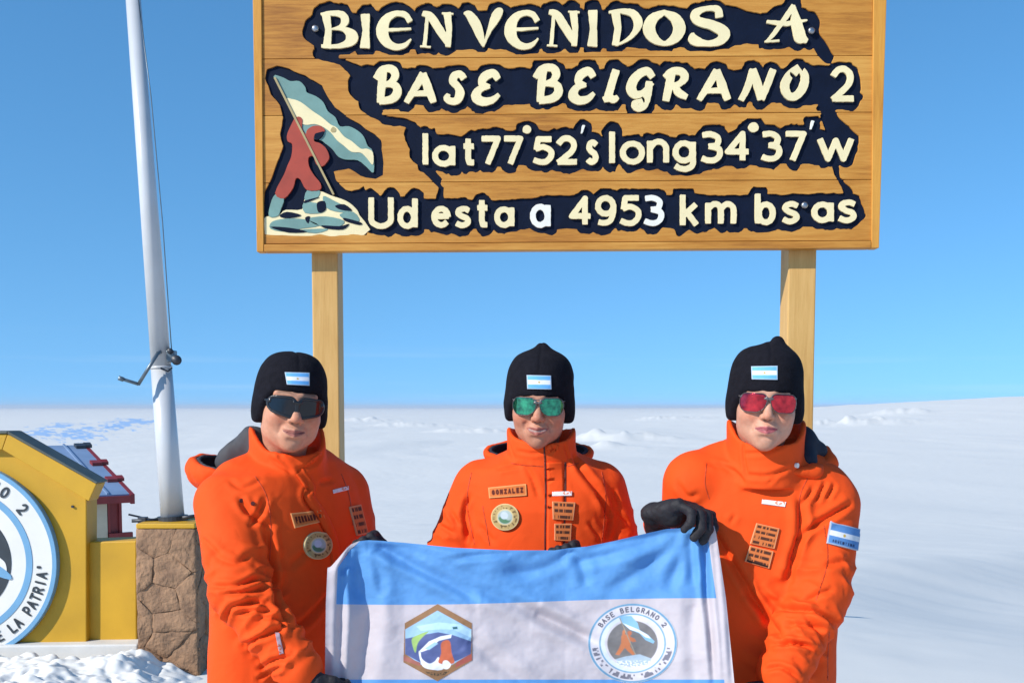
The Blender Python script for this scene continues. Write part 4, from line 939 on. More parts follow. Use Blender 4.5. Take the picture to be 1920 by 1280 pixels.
def paint_badge(u, v):
    x, y = u*2-1, v*2-1; r = np.hypot(x, y); c = np.empty(u.shape+(3,)); c[:] = np.array((.50, .34, .13))
    nz = vnoise(np.stack([np.arctan2(y, x)*7, r*6, 0*x], -1), 3); c = mixc(c, np.array((.16, .10, .04)), smooth(.25, .5, nz)*smooth(.58, .64, r)*smooth(.9, .84, r))
    c = mixc(c, np.array((.42, .50, .46)), smooth(.56, .50, r)); c = mixc(c, np.array((.10, .22, .12)), smooth(.5, .44, r)*smooth(.0, .15, y-.15*np.sin(x*6)))
    c = mixc(c, np.array((.55, .62, .68)), smooth(.3, .24, np.hypot(x+.05, y+.12))); c = mixc(c, np.array((.66, .52, .26)), smooth(.06, .03, np.abs(r-.57))); return mixc(c, np.array((.66, .5, .24)), smooth(.92, .95, r))
def paint_brand(u, v):
    c = np.empty(u.shape+(3,)); c[:] = np.array((.80, .76, .74)); nz = vnoise(np.stack([u*16, v*2.5, 0*u], -1), 4); return mixc(c, np.array((.75, .28, .16)), smooth(.2, .45, nz)*(v < .8))
# ------------------------------------------------------------------ people
MT['jacket'] = mat('orange_shell_fabric', (.84, .080, .009), .78, .10, 9, bump=.2, bscale=700, bdist=.0006, spec=.18, crinkle=.12, cscale=14)
MT['lining'] = mat('charcoal_lining', (.055, .055, .06), .8, .25, 30, bump=.2, bscale=500, bdist=.001)
MT['lining_navy'] = mat('navy_lining', (.012, .014, .028), .8, .25, 30, bump=.2, bscale=500, bdist=.001)
MT['hat'] = mat('black_fleece', (.0105, .0100, .0145), .95, .35, 70, bump=.6, bscale=190, bdist=.003, spec=.12)
MT['glove'] = mat('black_glove', (.016, .014, .018), .7, .35, 40, bump=.5, bscale=160, bdist=.0025, spec=.4)
MT['trouser'] = mat('dark_trouser_fabric', (.02, .022, .03), .8, .2, 20, bump=.2, bscale=300)
MT['boot'] = mat('black_boot', (.015, .015, .015), .5, .2, 20, bump=.2, bscale=120)
MT['skin'] = mat('skin', (1, 1, 1), .55, .14, 120, attr='paint', sss=.12, bump=.3, bscale=420, bdist=.0008, spec=.3)
MT['patch'] = mat('stitched_patch', (1, 1, 1), .75, .12, 90, attr='paint', bump=.3, bscale=900, bdist=.0005, spec=.25)
MT['seam'] = mat('stitched_seam', (.58, .052, .005), .7, .2, 60)
MT['cord'] = mat('dark_zip', (.10, .012, .006), .6, .2, 20)
MT['earring'] = mat('pearl', (.75, .72, .66), .2, .05, 20)
def lens_mat(nm, c1, c2, metal=.9):
    return mat(nm, c1, .07, .0, 75, base2=c2, metal=metal, spec=.6, coat=.6)  # dark mottling in the base colour stands in for broken-up reflections
MT['lens_dark'] = mat('smoked_lens', (.008, .009, .014), .08, .3, 40, spec=.45)
MT['lens_green'] = lens_mat('green_mirror_lens', (.04, .42, .24), (.004, .07, .06))
MT['lens_red'] = lens_mat('red_mirror_lens', (.74, .03, .05), (.30, .004, .02))
MT['frame_black'] = mat('black_frame', (.012, .012, .014), .3, .1, 20, spec=.5)
MT['frame_grey'] = mat('grey_frame', (.10, .09, .09), .3, .1, 20, spec=.5)

class Head:
    """head in its own axes: x to the picture's right, -y out of the face, z up, origin between the eyes' sockets"""
    def __init__(s, px, py, Y, yaw, pitch, roll, sc):
        s.o = P(px, py, Y); s.sc = sc
        R = Matrix.Rotation(rad(yaw), 3, 'Z') @ Matrix.Rotation(rad(pitch), 3, 'X') @ Matrix.Rotation(rad(roll), 3, 'Y'); s.R = np.array(R)
    def w(s, x, y, z): return s.o+s.R @ (np.array((x, y, z))*s.sc)
    def local(s, V): return ((V-s.o) @ s.R)/s.sc
    def out(s, V): return (V*s.sc) @ s.R.T+s.o
FACES = {  # jaw width, cheek fullness, fold depth, mouth corner lift, mouth half width, lip fullness, chin length
    'smile': dict(jaw=.95, cheek=1.12, fold=1.0, up=.0065, wd=.028, lip=.9, chin=0.0, nose=1.0),
    'round': dict(jaw=1.04, cheek=1.08, fold=.4, up=.0040, wd=.0255, lip=.72, chin=.002, nose=1.06),
    'mature': dict(jaw=1.0, cheek=1.0, fold=.65, up=.0024, wd=.0255, lip=.8, chin=-.003, nose=.96)}
def head_field(kind, h=.0025):
    q = FACES[kind]; J, ck, fd, up, wd, lp, ch, ns = [q[k] for k in ('jaw', 'cheek', 'fold', 'up', 'wd', 'lip', 'chin', 'nose')]; sm = kind == 'smile'
    f = Field((-.10, -.135, -.25), (.10, .125, .15), h)
    f.ell((0, .012, .024), (.0745, .093, .090)); f.ell((0, -.026, -.036), (.0565, .062, .066), .03)
    f.ell((0, -.052, -.078+ch), (.033*J, .037, .031), .03); f.ell((0, -.072, -.096+ch), (.017*J, .015, .014), .016)
    for s in (-1, 1):
        f.ell((s*.036, -.050, -.030), (.026, .032, .026), .022); f.ell((s*.036*J, -.018, -.064), (.020*J, .04, .022), .03)
        f.ell((s*.037, -.064, -.034), (.0185*ck, .0165*ck, .0155*ck), .014)
        f.cone((s*.012, -.081, .021), (s*.042, -.068, .022), .010, .008, .014)
        f.ell((s*.031, -.097, .0), (.019, .018, .013), .014, 'cut'); f.ell((s*.031, -.073, -.001), (.0135, .0135, .0125), .004)
        f.cone((s*.018, -.0835, .006), (s*.044, -.074, .005), .0042, .003, .004)
        f.ell((s*.073, .012, -.012), (.011, .018, .030), .006)                     # ears
    f.cone((0, -.083, .012), (0, -.102, -.028), .0085*ns, .0108*ns, .010); f.ell((0, -.1055, -.033), (.0108*ns, .010, .0090), .006)
    for s in (-1, 1): f.ell((s*.0118*ns, -.096, -.0355), (.0078*ns, .010, .0070), .004); f.cone((s*.0055, -.1035, -.0430), (s*.0065, -.098, -.040), .0028, .0032, .002, 'cut')
    f.ell((0, -.080, -.064), (.026, .020, .020), .012)
    for s in (-1, 1):
        f.cone((0, -.0985, -.0585), (s*wd*.9, -.084, -.0615+up), .0050*lp, .0022, .003); f.cone((0, -.0975, -.0715), (s*wd*.85, -.083, -.0640+up), .0062*lp, .0024, .003)
        f.cone((0, -.1035, -.0645-(.001 if sm else 0)), (s*wd, -.088, -.0630+up), .0034 if sm else .0019, .0014, .002, 'cut')
        f.cone((s*.0165, -.098, -.036), (s*.031, -.086, -.056+up), .0034*fd, .0042*fd, .005, 'cut'); f.cone((s*.031, -.086, -.056+up), (s*.033, -.080, -.070+up), .004*fd, .002, .005, 'cut')
    f.cone((-.012, -.0945, -.083), (.012, -.0945, -.083), .0045, .0045, .006, 'cut')
    f.cone((0, .022, -.06), (0, .050, -.185), .052, .054, .03)
    return f
HEADF = {}
def skin_paint(L, kind, tone, lip):
    q = FACES[kind]; c = np.empty((len(L), 3)); c[:] = tone; x, y, z = np.abs(L[:, 0]), L[:, 1], L[:, 2]; front = smooth(-.05, -.075, y); tone = np.array(tone)
    up, wd = q['up'], q['wd']; sm = kind == 'smile'
    c = c*(1+.10*fbm(L*60, 11, 3)[:, None]*np.array((.6, 1, 1.1)))
    c = mixc(c, tone*np.array((1.0, .66, .58)), np.clip((.75+.4*fbm(L*90, 4, 2))*front*np.exp(-((x-.038)/.019)**2-((z+.032)/.018)**2), 0, 1)); c = mixc(c, tone*np.array((1, .70, .62)), .65*np.exp(-(x/.013)**2-((z+.034)/.011)**2)*front)
    c = mixc(c, tone*np.array((.80, .74, .72)), .5*front*smooth(-.070, -.086, z)*smooth(.03, .015, x))
    t = np.clip(x/wd, 0, 1); zc = -.0648+up*t*t; hh = .0098*q['lip']*(1-t**2)+.0005
    m = smooth(1.25, .8, np.abs(z-zc)/hh)*(x < wd)*front; c = mixc(c, np.array(lip), .85*m)
    mm = smooth(.0026 if sm else .0017, .0008, np.abs(z-zc+.0003))*(x < wd*(.78 if sm else .97))*front
    c = mixc(c, np.array((.33, .26, .23)) if sm else np.array(lip)*.4, mm*.8)
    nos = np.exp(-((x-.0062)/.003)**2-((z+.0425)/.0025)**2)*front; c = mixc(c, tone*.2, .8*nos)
    br = np.exp(-((z-.0235-.004*np.sin(x*60))/.0035)**2)*smooth(.010, .016, x)*smooth(.05, .04, x)*front; return mixc(c, np.array((.05, .03, .02)), .7*br)

def glasses(hd, style, parent, lensm, framem):
    R_ = .092; yf = -.1035 if style != 'wrap' else -.105
    gp = empty('sunglasses', tuple(hd.w(0, yf, 0))); gp.parent = parent; gp.matrix_parent_inverse = parent.matrix_world.inverted()
    def uvw(X, Y, Z):
        Yc = Y-(yf+R_); u = np.arctan2(X, -Yc)*R_; w = np.sqrt(X*X+Yc*Yc)-R_; return u, Z, w
    def l2(u, v, s):
        x = u*s-.0365; y = v+.004
        if style == 'wrap': a, b, r = .0335, .0185-.004*np.clip(x/.03, -1, 1), .017; y = y-.003*np.clip(x/.03, -1, 1)
        elif style == 'green': a, b, r = .0315, .0215, .0200; x = x+.08*y
        else: a, b, r = .0315, .0212, .0185; x = x+.12*y
        if style != 'wrap': a = a+.14*y
        qx, qy = np.abs(x)-a+r, np.abs(y)-b+r; return np.hypot(np.maximum(qx, 0), np.maximum(qy, 0))+np.minimum(np.maximum(qx, qy), 0)-r
    for s in (-1, 1):
        f = Field((-.085, yf-.006, -.032), (.085, yf+.07, .03), .0012)
        f.all(lambda X, Y, Z: (lambda u, v, w: np.maximum(l2(u, v, s), np.abs(w)-.0012))(*uvw(X, Y, Z)))
        V, Q = f.surface(); mesh('lens', hd.out(relax(V, Q, 2)), Q, lensm, gp)
    fw = .0032 if style == 'wrap' else (.0009 if style == 'green' else .0009)
    f = Field((-.095, yf-.008, -.034), (.095, .035, .034), .0015)
    for s in (-1, 1):
        f.all(lambda X, Y, Z: (lambda u, v, w: np.maximum(np.abs(l2(u, v, s)-fw*.4)-fw, np.abs(w)-.0026))(*uvw(X, Y, Z)), .002)
        xe = R_*math.sin(.064/R_); ye = yf+R_*(1-math.cos(.064/R_)); z0 = .008 if style != 'wrap' else .004
        f.cone((s*xe, ye, z0), (s*.066, yf+.052, z0+.001), .0040 if style == 'wrap' else .0020, .0034 if style == 'wrap' else .002, .003); f.cone((s*.066, yf+.052, z0+.001), (s*.073, .02, z0-.004), .0026, .0024, .002)
    f.cone((-.009, yf-.0005, .006), (.009, yf-.0005, .006), .0026, .0026, .004)
    if style == 'green': f.cone((-.012, yf, .013), (.012, yf, .013), .0016, .0016, .002)
    V, Q = f.surface(); mesh('frame', hd.out(relax(V, Q, 1)), Q, framem, gp)

def hat(hd, parent, tip, sag, pc, lean=0.0, flap=-.052, front=.0215, aw=.0865, ch=.100, ex=2.9):
    """fleece cap with ear flaps; tip = height of the seam peak"""
    f = Field((-.105, -.135, -.10), (.105, .135, .19), .0030)
    f.F[:] = 1.0
    f.all(lambda X, Y, Z: ((((X/aw)**2+((Y-.010)/.103)**2)**(ex/2)+np.abs((Z-.030)/ch)**ex)**(1/ex)-1)*.085); f.ell((0, .0, -.012), (.0795, .072, .075), .03)
    for s in (-1, 1): f.ell((s*.074, .006, -.030), (.013, .030, .040), .014)
    f.cone((lean*.6, .010, .100), (lean, .008, .128+tip), .034, .013, .03) if tip > -.05 else None
    def brim(X, Y, Z):
        t = smooth(-.076, -.012, Y); zb = front+(flap-front)*t+.006*smooth(.04, .09, Y)*0; zb = zb+.012*smooth(.03, .1, Y); return zb-Z+0*X
    f.all(brim, .011, 'inter')
    V, Q = f.surface(); V = relax(V, Q, 2)
    n = normals(V, Q); V = V+n*(.0014*fbm(V*26, 5, 2)[:, None])
    V = V-n*(.0022*np.exp(-(V[:, 0]/.004)**2)*smooth(.07, .1, V[:, 2]))[:, None]
    W = hd.out(V); o = mesh('hat', W, Q, MT['hat'], parent); tr = tree(W, Q)
    patch('flag_patch', tr, pc, 40, 26, paint_flag, MT['patch'], o, .0012, .0015)
    return o

def hand(wrist, d, palm, parent, curl=(55, 75, 50), sc=1.0, left=False, spread=.0195, thumb=True, cuff_to=None, name='glove'):
    """gloved hand: palm, four unequal bending fingers and a thumb from the side of the palm"""
    d = np.array(d, float); d /= np.linalg.norm(d); n = np.array(palm, float); n -= d*(n@d); n /= np.linalg.norm(n); s = np.cross(n, d)*(1 if not left else -1)
    w = np.array(wrist, float); f = Field(w-.17*sc, w+.17*sc, .0031)
    kn = w+d*.078*sc
    for i in range(4): f.cone(w+s*(i-1.5)*.011*sc, kn+s*(i-1.5)*spread*sc-n*.004*sc, .019*sc, .0148*sc, .010)
    f.ell(w+d*.045*sc+n*.006*sc, (.03*sc,)*3, .02)
    for i, (L, r) in enumerate(((.043, .0116), (.047, .0120), (.044, .0116), (.035, .0106))):
        p = kn+s*(i-1.5)*spread*sc-n*.004*sc; a = 0
        for j, (q, rr) in enumerate(((1, 1), (.66, .95), (.55, .9))):
            a += math.radians(curl[j]+(i-1.5)*3); dr = d*math.cos(a)+n*math.sin(a); e = p+dr*L*q*sc; f.cone(p, e, r*rr*sc, r*(rr-.06)*sc, .003); p = e
    if thumb:
        b = w+d*.028*sc-s*.026*sc+n*.008*sc; m = b+(d*.55-s*.45+n*.5)*.042*sc; t = m+(d*.75+s*.25+n*.45)*.034*sc
        f.cone(w+d*.02*sc-s*.012*sc, b, .018*sc, .0155*sc, .01); f.cone(b, m, .0155*sc, .0128*sc, .008); f.cone(m, t, .0125*sc, .0108*sc, .004)
    if cuff_to is not None:
        c = np.array(cuff_to, float); f.cone(w, w+(c-w)*min(1, .08/np.linalg.norm(c-w)), .025*sc, .031*sc, .012)
    V, Q = f.surface(); V = relax(V, Q, 1); nn = normals(V, Q); V = V+nn*(.0016*fbm(V*70, 3, 2))[:, None]
    return mesh(name, V, Q, MT['glove'], parent)

def garment(lo, hi, secs, cones, h=.0043, hem=.74, torso_n=2.6, extra=None):
    f = Field(lo, hi, h)
    S = []
    for (py, xl, xr, Y, b, yaw) in secs:
        c = P((xl+xr)/2, py, Y); a_s = M((xr-xl)/2, Y); yw = rad(yaw); a = math.sqrt(max(a_s**2-(b*math.sin(yw))**2, 1e-4))/abs(math.cos(yw)); S.append((c[2], c[0], c[1], a, b, yw))
    S = sorted(S); S = [(hem-.02,)+S[0][1:]]+S if S[0][0] > hem else S
    z_, cx, cy, a_, b_, yw = [np.array(q) for q in zip(*S)]
    def tor(X, Y, Z):
        zz = Z.ravel(); g = lambda q: np.interp(zz, z_, q).reshape(1, 1, -1); x, y = X-g(cx), Y-g(cy); w = g(yw); c, s = np.cos(w), np.sin(w); x, y = x*c+y*s, -x*s+y*c
        k = (np.abs(x/g(a_))**torso_n+np.abs(y/g(b_))**torso_n)**(1/torso_n)+1e-6; r = np.sqrt(x*x+y*y); d = r*(1-1/k)+np.where(r < 1e-3, -.05, 0); return np.maximum(d, np.maximum(Z-z_[-1], hem-Z))
    f.all(tor)
    for (a, b, k) in cones:
        f.cone(P(a[0], a[1], a[2]), P(b[0], b[1], b[2]), M(a[3], a[2]), M(b[3], b[2]), k)
    if extra: extra(f)
    return f
def collar_op(f, c, a, b, t, z0, ztop, yaw, lean=(0, 0), k=.008):
    """stand collar: open elliptical tube with a shaped top edge; ztop(u) with u = -1 front .. 1 back"""
    yw = rad(yaw); cs, sn = math.cos(yw), math.sin(yw)
    def fn(X, Y, Z):
        dz = Z-z0; x, y = X-c[0]-lean[0]*dz, Y-c[1]-lean[1]*dz; x, y = x*cs+y*sn, -x*sn+y*cs
        r = np.sqrt(x*x+y*y)+1e-6; kk = np.sqrt((x/a)**2+(y/b)**2)+1e-6; d = np.abs(r*(1-1/kk))-t
        zt = ztop(y/b, x/a); return smax(smax(d, Z-zt, .006), z0-.06-Z, .004)
    R_ = max(a, b)+.06; f.op((c[0]-R_, c[1]-R_, z0-.08), (c[0]+R_, c[1]+R_, z0+.2), fn, k)
def bowl(name, c, r, t, cut_n, cut_d, yaw, mt, parent, noise=.003, h=.004):
    c = np.array(c, float); r = np.array(r, float); f = Field(c-r.max()-.02, c+r.max()+.02, h); n = np.array(cut_n, float); n /= np.linalg.norm(n)
    f.all(lambda X, Y, Z: smax(np.abs(ellipsoid(X, Y, Z, c, r, rad(yaw)))-t, (X-c[0])*n[0]+(Y-c[1])*n[1]+(Z-c[2])*n[2]-cut_d, .006))
    V, Q = f.surface(); V = relax(V, Q, 1); V = V+normals(V, Q)*(noise*fbm(V*22, 6, 3))[:, None]; return mesh(name, V, Q, mt, parent)
def sleeve_folds(V, N, a, b, r, t0, t1, amp, freq, seed):
    """compression folds round a sleeve between t0..t1 of the limb a-b"""
    a, b = np.array(a), np.array(b); d = b-a; L = np.linalg.norm(d); d = d/L; q = V-a; t = (q@d)/L; rd = q-np.outer(q@d, d); R_ = np.linalg.norm(rd, axis=1)
    e1 = np.cross(d, (0, 1, 0)); e1 /= np.linalg.norm(e1); e2 = np.cross(d, e1); ang = np.arctan2(rd@e2, rd@e1)
    ph = t*freq+.32*fbm(np.stack([np.cos(ang)*1.1, np.sin(ang)*1.1, t*3], -1), seed, 3)+.25*np.sin(ang+seed)
    wv = np.abs((ph % 1)*2-1); prof = (1-wv)**1.6-.45
    br = .35+.65*smooth(-.25, .35, fbm(np.stack([np.cos(ang)*1.3, np.sin(ang)*1.3, t*freq*.55], -1), seed+7, 2))
    m = smooth(t0-.08, t0+.08, t)*smooth(t1+.08, t1-.08, t)*smooth(r*1.6, r*1.25, R_); return amp*prof*br*m
def dress(name, f, tr_creases, folds, mt, parent, noise=(.0028, 7), fine=.0006):
    V, Q = f.surface(); V = relax(V, Q, 2); N = normals(V, Q); tr = tree(V, Q); d = noise[0]*fbm(V*noise[1], 3, 3)
    d = d+fine*fbm(V*np.array((34, 34, 20)), 14, 2)
    for (line, amp, w) in tr_creases: d = d+crease(V, tr, line, amp*.0015, w*.001)
    for a in folds: d = d+sleeve_folds(V, N, *a)
    V = V+N*d[:, None]; V = relax(V, Q, 1, .25); o = mesh(name, V, Q, mt, parent); return o, tree(V, Q)
def legs(parent, x, y, yaw, hipw=.105):
    c, s = math.cos(rad(yaw)), math.sin(rad(yaw)); T = lambda a, b, z: (x+a*c-b*s, y+a*s+b*c, z)
    f = Field((x-.35, y-.35, .05), (x+.35, y+.35, 1.0), .008)
    f.ell(T(0, 0, .86), (.17, .125, .13), 0, yaw=rad(yaw))
    for k in (-1, 1): f.cone(T(k*.085, 0, .84), T(k*.10, -.015, .48), .098, .074, .03); f.cone(T(k*.10, -.015, .48), T(k*.105, .01, .13), .074, .066, .02)
    V, Q = f.surface(); V = relax(V, Q, 1); N = normals(V, Q); V = V+N*(.005*fbm(V*12, 3, 3))[:, None]; mesh('trousers', V, Q, MT['trouser'], parent)
    for k in (-1, 1):
        g = gz(T(k*.105, -.05, 0)[0], T(k*.105, -.05, 0)[1]); f = Field((x-.4, y-.4, g-.03), (x+.4, y+.4, .26), .007)
        f.cone(T(k*.105, .01, .22), T(k*.105, .02, g+.06), .062, .052, 0); f.cone(T(k*.107, .02, g+.045), T(k*.115, -.15, g+.035), .05, .042, .03); f.op((-9, -9, -9), (9, 9, g+.1), lambda X, Y, Z: g-.004-Z+0*X+0*Y, .0, 'inter')
        V, Q = f.surface(); mesh('boot', relax(V, Q, 1), Q, MT['boot'], parent)
def body_mesh(hd, mouth, tone, lip, parent, tint=None):
    if mouth not in HEADF: HEADF[mouth] = head_field(mouth).surface()
    V, Q = HEADF[mouth]; L = relax(V, Q, 1, .3); return mesh('body', hd.out(L), Q, MT['skin'], parent, True, skin_paint(L, mouth, tone, lip))

# ---- woman in the middle -----------------------------------------------------------
def person_middle():
    root = empty('person', (float(P(1012, 1000, 2.760)[0]), 2.760, 0)); tag(root, 'smiling person in orange parka and green mirrored sunglasses holding flag top behind the flag', 'person', 'people posing with the flag')
    hd = Head(1012, 753, 2.700, -4, 5, 2, .99)
    body_mesh(hd, 'smile', lin(190, 134, 108), lin(152, 80, 74), root)
    hat(hd, root, .010, 0, [(988, 703), (1033, 704), (1034, 730), (989, 729)], lean=.002, front=.016)
    glasses(hd, 'green', root, MT['lens_green'], MT['frame_grey'])
    secs = [(838, 965, 1062, 2.780, .07, 0), (858, 935, 1090, 2.770, .095, 0), (876, 890, 1132, 2.770, .112, 0), (900, 872, 1150, 2.770, .122, 0), (950, 876, 1146, 2.760, .132, 0), (1030, 876, 1148, 2.760, .138, 0), (1150, 872, 1154, 2.760, .135, 0), (1330, 866, 1160, 2.760, .135, 0)]
    cones = [((960, 880, 2.780, 34), (905, 902, 2.770, 42), .03), ((1062, 880, 2.780, 34), (1118, 905, 2.770, 42), .03),
             ((893, 912, 2.760, 44), (842, 1052, 2.760, 47), .018), ((842, 1052, 2.760, 47), (905, 1115, 2.64, 40), .02), ((905, 1115, 2.64, 40), (925, 1112, 2.58, 36), .01),
             ((1130, 915, 2.760, 44), (1160, 1050, 2.760, 47), .018), ((1160, 1050, 2.760, 47), (1104, 1095, 2.66, 40), .02), ((1104, 1095, 2.66, 40), (1088, 1086, 2.59, 35), .01)]
    def ex(f):
        collar_op(f, P(1015, 850, 2.738), .082, .086, .0065, float(P(1012, 868, 2.740)[2]), lambda u, s: P(1012, 829, 2.740)[2]+.022*smooth(-.8, .1, u)+.016*np.abs(s)**1.5, 0, (0, -.06), .010)
    f = garment((-.50, 2.40, .68), (.55, 3.10, 1.52), secs, cones, hem=.74, extra=ex)
    cr = [([(1075, 855), (1090, 880), (1120, 920), (1135, 960)], 7, 9), ([(985, 872), (1000, 900), (1010, 930)], 3, 6), ([(935, 880), (975, 872)], 3, 5), ([(880, 930), (872, 965), (880, 1010)], 7, 7), ([(878, 960), (888, 1000), (886, 1022)], 5, 6),
          ([(1122, 930), (1140, 970), (1135, 1010)], 6, 7), ([(1150, 920), (1160, 945)], 4, 5), ([(1105, 980), (1125, 1005)], 4, 6), ([(845, 960), (862, 985)], 4, 6), ([(825, 985), (850, 1000)], 4, 5), ([(900, 985), (925, 1015)], 3, 7), ([(1158, 960), (1178, 980)], 4, 5),
          ([(970, 845), (1000, 850), (1018, 846)], 2.5, 4), ([(1030, 850), (1045, 835)], 2.5, 4), ([(1060, 835), (1066, 860)], 2.5, 4), ([(955, 830), (965, 858)], 2.5, 4)]
    fo = [(P(893, 912, 2.760), P(842, 1052, 2.760), .065, .35, 1.0, .006, 4.0, 3), (P(1130, 915, 2.760), P(1160, 1050, 2.760), .065, .35, 1.0, .006, 4.0, 9)]
    jk, tr = dress('jacket', f, cr, fo, MT['jacket'], root)
    ribbon('front_flap', tr, [(1022, 866), (1023, 930), (1022, 1000), (1022, 1080)], 1.6, .0015, MT['cord'], jk); ribbon('front_flap', tr, [(1040, 866), (1042, 930), (1040, 1000), (1041, 1080)], 15, .004, MT['jacket'], jk); ribbon('zip', tr, [(1060, 866), (1060, 930), (1058, 1000), (1058, 1080)], 1.6, .001, MT['cord'], jk)
    ribbon('collar_flap', tr, [(1020, 832), (1021, 850), (1022, 866)], 1.4, .0015, MT['cord'], jk); ribbon('collar_tab', tr, [(1026, 842), (1036, 838), (1046, 840)], 6, .003, MT['jacket'], jk)
    patch('name_patch', tr, [(916, 914), (987, 907), (988, 929), (918, 934)], 84, 26, paint_name('GONZALEZ'), MT['patch'], jk, .002, .002)
    patch('round_badge', tr, [(922, 944), (974, 944), (974, 994), (922, 994)], 44, 44, paint_badge, MT['patch'], jk, .003, .003, True)
    patch('text_patch', tr, [(1035, 940), (1078, 942), (1074, 975), (1036, 973)], 44, 36, paint_lines(3), MT['patch'], jk, .005, .002); patch('text_patch', tr, [(1039, 981), (1071, 981), (1069, 1014), (1039, 1012)], 40, 36, paint_lines(3), MT['patch'], jk, .005, .002)
    patch('brand_mark', tr, [(1035, 922), (1072, 921), (1072, 929), (1035, 930)], 44, 12, paint_brand, MT['patch'], jk, .004, .0006)
    bowl('hood', P(1010, 848, 2.850), (.140, .085, .060), .007, (0, -.32, 1), .010, 0, MT['jacket'], jk); bowl('hood_lining', P(1010, 848, 2.850), (.129, .074, .049), .004, (0, -.32, 1), .012, 0, MT['lining_navy'], jk)
    for ln in ([(884, 886), (876, 930), (880, 975), (890, 1020)], [(1128, 884), (1136, 930), (1132, 985), (1128, 1020)], [(958, 868), (985, 872), (1018, 874)], [(1064, 874), (1085, 868)], [(905, 948), (912, 985), (918, 1022)]):
        ribbon('seam', tr, ln, .85, .0008, MT['seam'], jk)
    hand(P(1084, 1080, 2.56), (-.42, -.05, .85), (-.2, -.9, .2), root, (70, 90, 50), .92, left=True, cuff_to=P(1100, 1095, 2.64)); hand(P(928, 1110, 2.56), (.3, -.05, .6), (.2, -.9, .2), root, (70, 90, 50), .92, cuff_to=P(905, 1110, 2.63))
    legs(root, float(P(1012, 1000, 2.760)[0]), 2.780, 0)

